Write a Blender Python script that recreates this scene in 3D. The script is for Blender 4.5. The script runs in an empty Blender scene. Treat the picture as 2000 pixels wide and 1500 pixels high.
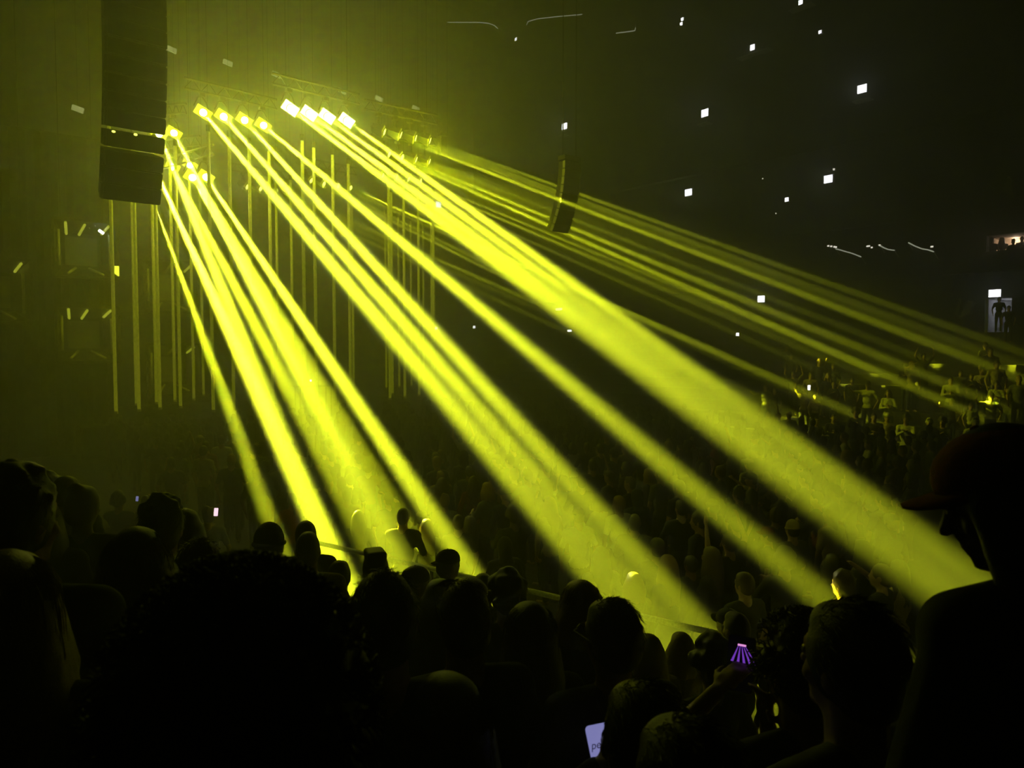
import bpy, math, random
import numpy as np
from mathutils import Vector, Matrix, Quaternion

random.seed(7)
sc = bpy.context.scene
COL = sc.collection
PI = math.pi
R_ = math.radians

# ------------------------------------------------------------------ camera, haze, exposure
# arena axes: X runs across the hall (to the far stand), Y runs towards the stage, Z up (metres)
F = 1444.0                       # focal length in pixels of the 2000x1500 frame
EYE = Vector((0.0, 0.0, 4.0))
cam = bpy.data.objects.new('camera', bpy.data.cameras.new('camera'))
COL.objects.link(cam)
cam.data.lens = 26.0
cam.data.sensor_width = 36.0
cam.data.clip_start = 0.02
cam.data.clip_end = 300
cam.data.dof.use_dof = True
cam.data.dof.focus_distance = 17.0
cam.data.dof.aperture_fstop = 7.0
CAMROT = Matrix.Rotation(R_(-40), 3, 'Z') @ Matrix.Rotation(PI / 2 + R_(-2.7), 3, 'X')
cam.matrix_world = Matrix.Translation(EYE) @ CAMROT.to_4x4()
sc.camera = cam

world = bpy.data.worlds.new('hall_haze')
sc.world = world
world.use_nodes = True
nt = world.node_tree
nt.nodes.clear()
w_out = nt.nodes.new('ShaderNodeOutputWorld')
w_bg = nt.nodes.new('ShaderNodeBackground')
w_bg.inputs['Color'].default_value = (0, 0, 0, 1)
w_vol = nt.nodes.new('ShaderNodeVolumeScatter')
w_vol.inputs['Density'].default_value = 0.048      # theatrical haze filling the hall
w_vol.inputs['Anisotropy'].default_value = 0.54
nt.links.new(w_bg.outputs[0], w_out.inputs['Surface'])
nt.links.new(w_vol.outputs[0], w_out.inputs['Volume'])

BEAM_POWER = 5.9e6               # watts of a full narrow beam
GLOW_POWER = 58.0              # watts of the added point light making the spill round each bright lamp
WHITENING = 0.013
BEAM_COLOR = (0.89, 1.0, 0.013)
GLOW_COLOR = (0.90, 1.0, 0.004)

sc.view_settings.view_transform = 'Standard'
sc.view_settings.look = 'None'
sc.view_settings.gamma = 1.0
sc.view_settings.use_curve_mapping = False
sc.view_settings.exposure = 0.0
sc.cycles.max_bounces = 3
sc.cycles.diffuse_bounces = 1
sc.cycles.glossy_bounces = 1
sc.cycles.volume_bounces = 0
sc.cycles.sample_clamp_indirect = 2.0


def P(px, py, d):
    """the point seen at pixel (px, py) of the frame, d metres in front of the camera"""
    return EYE + CAMROT @ Vector(((px - 1000) / F * d, (750 - py) / F * d, -d))


def P_z(px, py, z):
    """... at height z"""
    v = CAMROT @ Vector(((px - 1000) / F, (750 - py) / F, -1))
    return EYE + v * ((z - EYE.z) / v.z)


def P_x(px, py, x):
    v = CAMROT @ Vector(((px - 1000) / F, (750 - py) / F, -1))
    return EYE + v * ((x - EYE.x) / v.x)


def P_y(px, py, y):
    v = CAMROT @ Vector(((px - 1000) / F, (750 - py) / F, -1))
    return EYE + v * ((y - EYE.y) / v.y)


def px_of(p):
    q = CAMROT.transposed() @ (Vector(p) - EYE)
    if q.z > -0.05:
        return None
    return (1000 + q.x / -q.z * F, 750 - q.y / -q.z * F, -q.z)


# ------------------------------------------------------------------ materials
MATS = {}


def mat(name, color, rough=0.8, emit=0.0, ecol=None, metal=0.0, scale=30.0, vary=0.25, bump=0.15):
    if name in MATS:
        return MATS[name]
    m = bpy.data.materials.new(name)
    m.use_nodes = True
    t = m.node_tree
    b = t.nodes['Principled BSDF']
    b.inputs['Roughness'].default_value = rough
    b.inputs['Metallic'].default_value = metal
    tc = t.nodes.new('ShaderNodeTexCoord')
    n = t.nodes.new('ShaderNodeTexNoise')
    n.inputs['Scale'].default_value = scale
    n.inputs['Detail'].default_value = 3
    t.links.new(tc.outputs['Object'], n.inputs['Vector'])
    r = t.nodes.new('ShaderNodeValToRGB')
    c = Vector(color)
    lo, hi = c * (1 - vary), c * (1 + vary)
    r.color_ramp.elements[0].position = 0.3
    r.color_ramp.elements[0].color = (*lo, 1)
    r.color_ramp.elements[1].position = 0.7
    r.color_ramp.elements[1].color = (*[min(1, v) for v in hi], 1)
    t.links.new(n.outputs['Fac'], r.inputs['Fac'])
    t.links.new(r.outputs['Color'], b.inputs['Base Color'])
    if bump:
        bp = t.nodes.new('ShaderNodeBump')
        bp.inputs['Strength'].default_value = bump
        bp.inputs['Distance'].default_value = 0.01
        t.links.new(n.outputs['Fac'], bp.inputs['Height'])
        t.links.new(bp.outputs['Normal'], b.inputs['Normal'])
    if emit:
        b.inputs['Emission Color'].default_value = (*(ecol or color), 1)
        b.inputs['Emission Strength'].default_value = emit
        m.cycles.emission_sampling = 'NONE'
    MATS[name] = m
    return m


black = mat('black_powder_coat', (0.02, 0.02, 0.022), 0.6)
blackcloth = mat('black_cloth', (0.012, 0.012, 0.013), 0.95, scale=120)
concrete = mat('dark_concrete', (0.022, 0.021, 0.02), 0.9, scale=3)
darkwall = mat('dark_painted_wall', (0.02, 0.02, 0.022), 0.9, scale=1.5)
steel = mat('truss_aluminium', (0.12, 0.12, 0.12), 0.35, metal=0.6, scale=60)
palesteel = mat('pale_metal', (0.6, 0.6, 0.6), 0.4, scale=40)
acrylic = mat('frosted_acrylic_tube', (0.7, 0.7, 0.66), 0.3, scale=15, emit=0.16, ecol=(0.9, 1.0, 0.02))
grey = mat('grey_panel', (0.18, 0.18, 0.17), 0.7)
SKIN = [mat('skin_light', (0.48, 0.33, 0.25), 0.55, scale=50, vary=0.1), mat('skin_tan', (0.33, 0.2, 0.13), 0.55, scale=50, vary=0.1),
        mat('skin_dark', (0.11, 0.065, 0.045), 0.5, scale=50, vary=0.1)]
HAIRM = {'black': mat('hair_black', (0.02, 0.016, 0.013), 0.5, scale=220, bump=0.25), 'brown': mat('hair_brown', (0.05, 0.03, 0.018), 0.5, scale=220, bump=0.25),
         'fair': mat('hair_fair', (0.30, 0.2, 0.09), 0.45, scale=220, bump=0.25), 'grey': mat('hair_grey', (0.2, 0.19, 0.18), 0.5, scale=220, bump=0.25)}
CLOTH = {'black': mat('fabric_black', (0.02, 0.02, 0.021), 0.9, scale=80), 'navy': mat('fabric_navy', (0.015, 0.018, 0.04), 0.9, scale=80),
         'grey': mat('fabric_grey', (0.10, 0.10, 0.10), 0.9, scale=80), 'white': mat('fabric_white', (0.62, 0.61, 0.58), 0.85, scale=80, vary=0.08),
         'green': mat('fabric_olive', (0.05, 0.055, 0.025), 0.9, scale=80), 'red': mat('fabric_rust_red', (0.16, 0.025, 0.015), 0.9, scale=80),
         'beige': mat('fabric_beige', (0.36, 0.3, 0.2), 0.9, scale=80), 'denim': mat('fabric_denim', (0.03, 0.04, 0.07), 0.9, scale=80)}
eye_m = mat('eye_white_and_iris', (0.3, 0.28, 0.26), 0.2, scale=200)
white_lamp = mat('white_lamp_diffuser', (0.9, 0.9, 0.9), 0.4, emit=7.0, ecol=(0.95, 0.97, 1.0))
lit_lamp = mat('white_lamp_over_ledge', (0.9, 0.9, 0.9), 0.4, emit=9.0, ecol=(0.95, 0.97, 1.0))
lit_lamp.cycles.emission_sampling = 'AUTO'
dim_lamp = mat('dim_white_lamp', (0.9, 0.9, 0.9), 0.4, emit=3.0, ecol=(1.0, 0.95, 0.8))


# ------------------------------------------------------------------ mesh helpers
def sphere_template(seg, rings):
    vs = [(0, 0, 1)]
    for i in range(1, rings):
        a = PI * i / rings
        for j in range(seg):
            b = 2 * PI * j / seg
            vs.append((math.sin(a) * math.cos(b), math.sin(a) * math.sin(b), math.cos(a)))
    vs.append((0, 0, -1))
    fs = []
    for j in range(seg):
        fs.append((0, 1 + j, 1 + (j + 1) % seg))
    for i in range(rings - 2):
        o = 1 + i * seg
        for j in range(seg):
            k = (j + 1) % seg
            fs.append((o + j, o + seg + j, o + seg + k, o + k))
    o = 1 + (rings - 2) * seg
    for j in range(seg):
        fs.append((o + j, len(vs) - 1, o + (j + 1) % seg))
    return np.array(vs, float), fs


SPH = sphere_template(14, 10)
SPHS = sphere_template(8, 6)


def frame_of(d):
    d = Vector(d).normalized()
    up = Vector((0, 0, 1)) if abs(d.z) < 0.95 else Vector((0, 1, 0))
    x = up.cross(d).normalized()
    y = d.cross(x)
    return np.array([[x.x, y.x, d.x], [x.y, y.y, d.y], [x.z, y.z, d.z]])


class MB:
    def __init__(self):
        self.v = []
        self.f = []

    def add(self, vs, fs):
        o = len(self.v)
        self.v.extend(map(tuple, vs))
        self.f.extend(tuple(i + o for i in f) for f in fs)
        return self

    def box(self, c, s, rot=None):
        c = np.array(c, float)
        vs = np.array([(x, y, z) for x in (-.5, .5) for y in (-.5, .5) for z in (-.5, .5)]) * np.array(s, float)
        if rot is not None:
            vs = vs @ np.array(rot).T
        return self.add(vs + c, [(0, 1, 3, 2), (4, 6, 7, 5), (0, 4, 5, 1), (2, 3, 7, 6), (0, 2, 6, 4), (1, 5, 7, 3)])

    def hexa(self, pts):
        """eight corners: four of one end (ring), four of the other end"""
        return self.add(pts, [(3, 2, 1, 0), (4, 5, 6, 7), (0, 1, 5, 4), (1, 2, 6, 5), (2, 3, 7, 6), (3, 0, 4, 7)])

    def cyl(self, p0, p1, r0, r1=None, seg=10):
        r1 = r0 if r1 is None else r1
        p0, p1 = np.array(p0, float), np.array(p1, float)
        B = frame_of(p1 - p0)
        vs = []
        for p, r in ((p0, r0), (p1, r1)):
            for j in range(seg):
                a = 2 * PI * j / seg
                vs.append(p + B @ np.array((math.cos(a) * r, math.sin(a) * r, 0)))
        fs = [tuple(range(seg - 1, -1, -1)), tuple(range(seg, 2 * seg))]
        fs += [(j, (j + 1) % seg, seg + (j + 1) % seg, seg + j) for j in range(seg)]
        return self.add(vs, fs)

    def tube(self, pts, r, seg=6):
        pts = [np.array(p, float) for p in pts]
        n = len(pts)
        rr = r if hasattr(r, '__len__') else [r] * n
        vs = []
        for i, p in enumerate(pts):
            t = pts[min(i + 1, n - 1)] - pts[max(i - 1, 0)]
            B = frame_of(t)
            for j in range(seg):
                a = 2 * PI * j / seg
                vs.append(p + B @ np.array((math.cos(a) * rr[i], math.sin(a) * rr[i], 0)))
        fs = [tuple(range(seg - 1, -1, -1)), tuple(range((n - 1) * seg, n * seg))]
        for i in range(n - 1):
            for j in range(seg):
                k = (j + 1) % seg
                fs.append((i * seg + j, i * seg + k, (i + 1) * seg + k, (i + 1) * seg + j))
        return self.add(vs, fs)

    def ell(self, c, r, rot=None, t=SPH):
        vs = t[0] * np.array(r, float)
        if rot is not None:
            vs = vs @ np.array(rot).T
        return self.add(vs + np.array(c, float), t[1])

    def cap(self, p0, r0, p1, r1, flat=1.0, t=SPHS):
        """tapered capsule; flat squeezes it along its own second axis"""
        p0, p1 = np.array(p0, float), np.array(p1, float)
        B = frame_of(p1 - p0)
        u = t[0]
        top = u[:, 2:3] >= -1e-6
        loc = np.where(top, u * r1, u * r0) * np.array((1, flat, 1))
        vs = loc @ B.T + np.where(top, p1, p0)
        return self.add(vs, t[1])

    def xf(self, M):
        M = np.array(M)
        a = np.array(self.v)
        self.v = list(map(tuple, a @ M[:3, :3].T + M[:3, 3]))
        return self

    def mesh(self, name):
        me = bpy.data.meshes.new(name)
        me.from_pydata([tuple(map(float, v)) for v in self.v], [], self.f)
        return me

    def build(self, name, m, parent=None, smooth=False, loc=None):
        me = self.mesh(name)
        me.materials.append(m)
        if smooth:
            me.shade_smooth()
        o = bpy.data.objects.new(name, me)
        COL.objects.link(o)
        if parent is not None:
            o.parent = parent
        if loc is not None:
            o.location = loc
        return o


def tag(o, label=None, cat=None, group=None, kind=None):
    for k, v in (('label', label), ('category', cat), ('group', group), ('kind', kind)):
        if v:
            o[k] = v
    return o


def empty(name, loc=(0, 0, 0), rz=0.0):
    o = bpy.data.objects.new(name, None)
    o.empty_display_size = 0.1
    COL.objects.link(o)
    o.location = loc
    o.rotation_euler = (0, 0, rz)
    return o


def copy_tree(o, parent=None):
    c = o.copy()
    COL.objects.link(c)
    c.parent = parent
    for ch in o.children:
        copy_tree(ch, c)
    return c


# ------------------------------------------------------------------ the hall
X_FAR, Y_BACK, Z_CEIL = 35.5, 47.0, 30.0


def ground(x, y):
    if x < 0.0:
        return 2.35
    if x < 4.5:
        return 2.35 - 0.4 * (int(x / 0.9) + 1)
    if x < 26.0:
        return 0.0
    k = int((x - 26.0) / 0.9)
    return min(0.9 + 0.42 * k, 5.1)


tag(MB().box((14, 11, -0.1), (45, 74, 0.2)).build('floor', concrete), kind='structure')
tag(MB().box((14, 11, Z_CEIL + .15), (45, 74, 0.3)).build('ceiling', darkwall), kind='structure')
tag(MB().box((14, Y_BACK + .2, 15), (45, 0.4, 30)).build('wall_back', darkwall), kind='structure')
tag(MB().box((14, -26.2, 15), (45, 0.4, 30)).build('wall_front', darkwall), kind='structure')
tag(MB().box((-8.2, 11, 15), (0.4, 74, 30)).build('wall_left', darkwall), kind='structure')

near_stand = tag(MB().box((-3.75, 2, 1.175), (7.5, 40, 2.35)).build('floor_near_stand', concrete), kind='structure')
for k in range(5):
    h = 2.35 - 0.4 * (k + 1)
    MB().box((0.9 * k + 0.45, 2, h / 2), (0.9, 40, h)).build('step', concrete, near_stand)
far_stand = tag(MB().box((26.0 - .06, 8, 0.45), (0.12, 60, 0.9)).build('floor_far_stand', concrete), kind='structure')
for k in range(10):
    h = 0.9 + 0.42 * k
    MB().box((26.0 + 0.9 * k + 0.45, 8, h / 2), (0.9, 60, h)).build('step', concrete, far_stand)

# far side wall with two openings: a lit way out and a lit box
pa0, pa1 = P_x(1922, 640, X_FAR), P_x(1976, 581, X_FAR)
pb0, pb1 = P_x(1926, 492, X_FAR), P_x(2012, 452, X_FAR)
ya = sorted((pa0.y, pa1.y))
yb = sorted((pb0.y, pb1.y))
za = (4.68, pa1.z)
zb = (pb0.z, pb1.z)
wr = MB()


def wall_piece(y0, y1, z0, z1):
    if y1 - y0 > 1e-3 and z1 - z0 > 1e-3:
        wr.box((X_FAR + .15, (y0 + y1) / 2, (z0 + z1) / 2), (0.3, y1 - y0, z1 - z0))


wall_piece(-26, Y_BACK, 0, za[0])
wall_piece(-26, ya[0], za[0], za[1])
wall_piece(ya[1], Y_BACK, za[0], za[1])
wall_piece(-26, Y_BACK, za[1], zb[0])
wall_piece(-26, yb[0], zb[0], zb[1])
wall_piece(yb[1], Y_BACK, zb[0], zb[1])
wall_piece(-26, Y_BACK, zb[1], Z_CEIL)
tag(wr.build('wall_right', darkwall), kind='structure')


def alcove(name, y0, y1, z0, z1, depth, m_in, drop=0.0):
    r = empty(name, (X_FAR + .3, (y0 + y1) / 2, z0))
    tag(r, kind='structure')
    w, h = y1 - y0, z1 - z0
    MB().box((depth, 0, (h - drop) / 2), (0.1, w + .4, h + .2 + drop)).build('back_panel', m_in, r)
    for s in (-1, 1):
        MB().box((depth / 2, s * (w / 2 + .1), (h - drop) / 2), (depth, 0.1, h + drop)).build('side_panel', m_in, r)
    MB().box((depth / 2, 0, -.06 - drop), (depth, w + .3, 0.1)).build('sill', concrete, r)
    MB().box((depth / 2, 0, h + .06), (depth, w + .3, 0.1)).build('soffit', m_in, r)
    return r, w, h


corridor_m = mat('corridor_paint', (0.35, 0.35, 0.38), 0.8, scale=4)
warm_m = mat('box_paint', (0.6, 0.45, 0.33), 0.8, scale=4)
door_r, dw, dh = alcove('door_1', ya[0], ya[1], za[0], za[1], 2.2, corridor_m)
MB().box((1.2, -dw / 2 + .22, dh * .78), (.5, .12, dh * .4)).build('lamp_panel', white_lamp, door_r)
MB().box((-.35, dw / 2 - .1, dh / 2), (.08, .1, dh)).build('frame', grey, door_r)
win_r, ww, wh = alcove('window_1', yb[0], yb[1], zb[0], zb[1], 1.6, warm_m, .95)


def lamp(name, kind, loc, power, color, radius=0.1, parent=None):
    l = bpy.data.lights.new(name, kind)
    l.energy = power
    l.color = color
    l.shadow_soft_size = radius
    o = bpy.data.objects.new(name, l)
    COL.objects.link(o)
    o.location = loc
    if parent is not None:
        o.parent = parent
    return o


lamp('corridor_light', 'POINT', (1.0, .1, dh - .25), 5.0, (0.95, 0.95, 1.0), .1, door_r)
lamp('box_light', 'POINT', (1.35, 0.2, wh - .1), 30.0, (1.0, 0.78, 0.55), .1, win_r)

# ledges along the far wall
for i, z in enumerate((7.35, 9.9, 14.0)):
    tag(MB().box((X_FAR - .2, 10, z), (0.4, 70, 0.25)).build(f'trim_{i + 1}', darkwall), kind='structure')

# ------------------------------------------------------------------ stage
stage = empty('stage_platform', (16.2, 39.0, 0))
tag(stage, 'low black stage platform beyond the dim floor crowd', 'stage')
MB().box((0, 0, 0.7), (19, 15, 0.12)).build('deck', black, stage)
for i in range(9):
    MB().box((-8.4 + 2.1 * i, -7.4, 0.32), (2.06, .08, 0.63)).build('front_panel', blackcloth, stage)
MB().box((-9.4, 0, 0.32), (.1, 14.7, 0.63)).build('side_panel', blackcloth, stage)
for (px, py, w, dp, h, lab) in ((280, 893, 1.1, 1.0, 1.15, 'black cabinet right of the wide riser at the stage foot'),
                            (196, 897, 1.2, 1.0, 1.2, 'wide dark riser box at the stage foot below the hanging frames'),
                            (395, 893, 2.4, 1.0, .95, 'broad dark box below the left tube cluster at the stage foot')):
    p = P_z(px, py, 0)
    e = empty('speaker_cabinet', (p.x, p.y, 0))
    tag(e, lab, 'cabinet')
    MB().box((0, dp / 2, h / 2), (w, dp, h)).build('housing', black, e)
    MB().box((0, -.02, h / 2), (w * .9, .04, h * .88)).build('grille', grey if w > 2 else blackcloth, e)
    for s in (-1, 1):
        MB().box((s * (w / 2 + .012), dp / 2, h * .6), (.025, .25, .1)).build('handle', black, e)

# performers' desk on the stage with two white lamps
pd = P_y(612, 752, 33.0)
desk = empty('equipment_desk', (pd.x, pd.y, .76))
tag(desk, 'equipment desk on stage with two small white lamps and metal gear', 'desk')
hz = pd.z - .76
MB().box((0, 0, hz - .05), (1.7, .7, .08)).build('desk_top', grey, desk)
for sx in (-1, 1):
    for sy in (-1, 1):
        MB().cyl((sx * .78, sy * .28, 0), (sx * .78, sy * .28, hz - .05), .035).build('leg', black, desk)
MB().box((-.45, -.05, hz + .06), (.6, .4, .12)).build('mixer', palesteel, desk)
MB().box((.5, -.05, hz + .1), (.35, .3, .2)).build('control_box', palesteel, desk)
for sx, sz in ((-.18, .22), (.12, .42)):
    MB().cyl((sx, -.1, hz), (sx, -.1, hz + sz), .012).build('lamp_stem', black, desk)
    MB().ell((sx, -.12, hz + sz), (.05, .05, .05), t=SPHS).build('lamp_bulb', white_lamp, desk)

# ------------------------------------------------------------------ rigged truss bars, moving lights, tubes
Z_LAMP = 11.0
ORD = ['first', 'second', 'third', 'fourth', 'fifth', 'sixth', 'seventh', 'eighth', 'ninth', 'tenth', 'eleventh', 'twelfth']
D_MAIN = (CAMROT @ Vector((950, -950, 1444))).normalized()
lens_hot = mat('lens_hot', (1, 1, .8), 0.2, emit=60.0, ecol=(0.95, 1, 0.35))
lens_dim = mat('lens_dim', (1, 1, .6), 0.2, emit=6.0, ecol=(0.9, 1, 0.12))
plate_hot = mat('face_plate_hot', (1, 1, .8), 0.3, emit=9.0, ecol=(0.92, 1, 0.3))
plate_mid = mat('face_plate_mid', (.8, .8, .5), 0.3, emit=0.5, ecol=(0.9, 1, 0.03))
plate_low = mat('face_plate_low', (.5, .5, .4), 0.4, emit=0.10, ecol=(0.9, 1, 0.02))


def beam_dir(sx, sy, s, ex, ey, ed):
    if ed:
        return (P(ex, ey, ed) - s).normalized()
    n = (s - EYE).cross(P(ex, ey, 10) - EYE).normalized()
    return (D_MAIN - n * D_MAIN.dot(n)).normalized()


def stage_light(sx, sy, ex, ey, ed, power, level, label, group, glow=0.0, blend=1.0, rad=0.05, size=1.0, halo=0.0, z=Z_LAMP):
    """a moving light under a truss bar, its lens at pixel (sx, sy) and height z, aimed at (ex, ey)"""
    s = P_z(sx, sy, z)
    d = beam_dir(sx, sy, s, ex, ey, ed)
    e = empty('stage_light', s)
    tag(e, label, 'stage light', group)
    lens_m, plate_m = {'hot': (lens_hot, plate_hot), 'mid': (lens_hot, plate_mid), 'low': (lens_dim, plate_low)}[level]
    B = frame_of(d) @ np.array(Matrix.Rotation(R_(-26), 3, 'Z'))      # heads hang rolled
    hb = MB()
    a, b2 = (.19, .12) if level == 'low' else (.235, .145)
    c = np.array
    ring = lambda k, t: [B @ c((sx_ * a * k, sy_ * b2 * k, t)) for sx_, sy_ in ((-1, -1), (1, -1), (1, 1), (-1, 1))]
    hb.hexa(ring(.62, -.42) + ring(1.0, -.06))
    head = hb.build('lamp_head', black, e)
    MB().box(B @ c((0, 0, -.045)), (2 * a, 2 * b2, .03), B).build('face_plate', plate_m, e)
    MB().cyl(B @ c((0, 0, -.04)), B @ c((0, 0, .0)), .125, .115, 14).build('lens_ring', black, e)
    MB().cyl(B @ c((0, 0, -.01)), B @ c((0, 0, .008)), .105, .105, 14).build('lens', lens_m, e)
    top = Vector((0, 0, .42)) - d * .2
    yk = MB()
    for sgn in (-1, 1):
        p = Vector(B @ c((sgn * (a + .03), 0, -.2)))
        yk.tube([p, (p + top) / 2 + Vector((0, 0, .12)), top], .02, 6)
    yk.build('yoke', black, e)
    MB().box(top + Vector((0, 0, .05)), (.16, .16, .1)).build('clamp', black, e)
    if power:
        l = lamp('narrow_beam', 'SPOT', d * .03, power * BEAM_POWER, BEAM_COLOR if level != 'low' else (.9, 1, .015), rad, e)
        l.data.spot_size = R_(size)
        l.data.spot_blend = blend
        l.rotation_euler = d.to_track_quat('-Z', 'Y').to_euler()
        if level != 'low':         # added spot whitening the beam start like sensor clipping, spreading faster than the beam
            l = lamp('added_whitener', 'SPOT', d * .03, power * BEAM_POWER * WHITENING, (1, 1, .5), .04, e)
            l.data.spot_size = R_(1.7)
            l.data.spot_blend = 1.0
            l.rotation_euler = d.to_track_quat('-Z', 'Y').to_euler()
    if halo:  # added wide spot to brighten people on the far stand
        l = lamp('added_wash', 'SPOT', d * .03, halo * BEAM_POWER, GLOW_COLOR, .05, e)
        l.data.spot_size = R_(22)
        l.data.spot_blend = 1.0
        l.rotation_euler = d.to_track_quat('-Z', 'Y').to_euler()
    if glow:
        lamp('added_haze_glow', 'POINT', d * .3, glow * GLOW_POWER, GLOW_COLOR, .12, e)  # added point light standing in for multiply scattered light in the haze
    return s + top + Vector((0, 0, .1))


def truss_bar(tops, label, group='truss bars of the lighting rig'):
    a, b = tops[0], tops[-1]
    d = (b - a).normalized()
    a2, b2 = a - d * .5, b + d * .5
    zz = max(t.z for t in tops) + .04
    a2.z = b2.z = zz
    mid = (a2 + b2) / 2
    e = empty('truss_bar', mid)
    tag(e, label, 'truss', group)
    up = Vector((0, 0, .3))
    MB().cyl(a2 - mid, b2 - mid, .035).build('lower_pipe', steel, e)
    MB().cyl(a2 - mid + up, b2 - mid + up, .035).build('upper_pipe', steel, e)
    n = 6
    for i in range(n):
        p0 = a2.lerp(b2, i / n) - mid
        p1 = a2.lerp(b2, (i + 1) / n) - mid
        MB().cyl(p0, (p0 + p1) / 2 + up, .015, seg=6).build('brace', steel, e)
        MB().cyl((p0 + p1) / 2 + up, p1, .015, seg=6).build('brace', steel, e)
    for f in (.15, .85):
        p = a2.lerp(b2, f) - mid + up
        MB().cyl(p, (p.x, p.y, Z_CEIL - .03 - mid.z), .005, seg=6).build('suspension_cable', black, e)
    return e


def pod(rows, name, level, glow, **kw):
    tops = []
    for i, (sx, sy, ex, ey, ed, pw) in enumerate(rows):
        look = {'hot': 'moving light with blazing white face', 'mid': 'bright moving light',
                'low': 'small dim moving light'}[level]
        tops.append(stage_light(sx, sy, ex, ey, ed, pw * (DIM if level == 'low' else 1), level, f'{look}, {ORD[i]} in {name}', name, glow, **kw))
    truss_bar(tops, f'aluminium truss bar carrying {name}')


DIM = 3.8
pod([(568, 212, 1700, 1066, 0, .6), (605, 222, 1715, 1048, 0, .65), (640, 228, 1735, 1030, 0, .6), (678, 236, 1752, 1010, 0, .7)],
    'the rightmost bright row', 'hot', 1.1)
pod([(397, 220, 1056, 1000, 0, .85), (437, 228, 1108, 1000, 0, .8), (478, 235, 1165, 1000, 0, .85), (515, 245, 1500, 1078, 7.7, .85)],
    'the middle bright row', 'mid', 1.1)
pod([(311, 262, 612, 1000, 0, .75), (340, 260, 722, 1000, 0, .8)], 'the pair beside the speaker array', 'mid', .8)
pod([(303, 330, 640, 1060, 0, 1.5), (337, 326, 690, 1000, 0, .35), (371, 322, 770, 1000, 0, .3)], 'the half hidden row', 'mid', .6, z=10.2, size=1.35)
pod([(291, 374, 515, 1000, 0, 1.3), (376, 347, 752, 1000, 0, .75), (403, 346, 858, 1028, 10.3, .8)], 'the lowest bright row', 'mid', .7, z=9.3, size=1.2)
FK = dict(rad=.05, size=1.15)
pod([(751, 258, 2000, 742, 25, .34), (783, 264, 1990, 722, 27, .12), (812, 270, 1960, 700, 27, .10), (840, 275, 2000, 690, 27, .13)],
    'the upper right row', 'low', .4, **FK)
pod([(760, 302, 1856, 790, 24.0, .34), (786, 307, 1945, 790, 23.5, .22), (813, 312, 1700, 700, 29, .05), (839, 316, 1800, 700, 29, .08)],
    'the second row down at right', 'low', .4, halo=.0014, **FK)
pod([(748, 343, 1590, 720, 30, .06), (775, 345, 1640, 700, 30, .06), (798, 350, 1690, 735, 29, .10), (822, 353, 1720, 725, 29, .12)],
    'the row seen through the rightmost beam', 'low', .06, **FK)
pod([(608, 353, 1480, 790, 28, .10), (633, 359, 1530, 800, 28, .08), (661, 363, 1560, 770, 28, .05), (685, 367, 1648, 800, 27, .34)],
    'the row between middle and right beams', 'low', .1, **FK)
pod([(483, 365, 1200, 690, 30, .05), (509, 369, 1250, 690, 30, .04), (540, 373, 1300, 700, 30, .05), (565, 377, 1400, 750, 30, .06)],
    'the row behind the middle beams', 'low', .06, **FK)

# hanging tubes: pixel x, pixel y of the lower end, height of the lower end
TUBES = [(227, 808, 2.2), (267, 792, 2.2), (272, 804, 2.2), (306, 789, 2.2), (313, 800, 2.2), (342, 785, 2.2), (353, 797, 2.2), (379, 782, 2.2), (398, 773, 2.2),
         (417, 805, 2.2), (457, 802, 2.2), (495, 798, 2.2), (533, 794, 2.2), (544, 706, 3.5), (572, 678, 4.1), (597, 800, 2.2), (619, 796, 2.2), (655, 792, 2.2), (685, 787, 2.2), (691, 758, 2.4),
         (755, 759, 2.2), (762, 781, 2.2), (767, 771, 2.2), (780, 757, 2.2), (791, 778, 2.2), (804, 755, 2.2), (819, 774, 2.2), (828, 752, 2.2), (844, 763, 2.2), (848, 771, 2.2)]
cl_count = {}
for (px, py, z) in TUBES:
    name = 'left cluster beside the frame pods' if px < 400 else 'middle cluster behind the bright beams' if px < 700 else 'right cluster near the hall centre'
    i = cl_count[name] = cl_count.get(name, -1) + 1
    if z > 3:
        q = P(px, py, 27)
        b = Vector((q.x, q.y, q.z))
    else:
        b = P_z(px, py, z)
    L = 10.1 - b.z
    e = empty('hanging_tube', b)
    tag(e, f'pale hanging rod, {ORD[i] if i < 12 else "last"} from left in the {name}', 'light tube', 'hanging tubes, ' + name)
    MB().cyl((0, 0, .06), (0, 0, L), .048, seg=10).build('tube', acrylic, e, True)
    MB().cyl((0, 0, 0), (0, 0, .07), .056, seg=10).build('end_cap', palesteel, e)
    MB().cyl((0, 0, L), (0, 0, L + .18), .056, seg=10).build('top_fitting', black, e)
    MB().cyl((0, 0, L + .18), (0, 0, Z_CEIL - b.z), .004, seg=5).build('suspension_cable', black, e)

# ------------------------------------------------------------------ hanging frame pods left of the tubes
screen_m = mat('grey_screen_mesh', (0.28, 0.28, 0.26), 0.8, scale=140)
reflect_m = mat('frame_inner_panel', (0.06, 0.06, 0.06), 0.35, scale=20)
stick_m = mat('pale_light_stick', (0.75, 0.75, 0.7), 0.3)
stick_on = mat('lit_light_stick', (0.8, 0.8, 0.6), 0.3, emit=0.7, ecol=(0.9, 1, 0.05))


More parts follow.
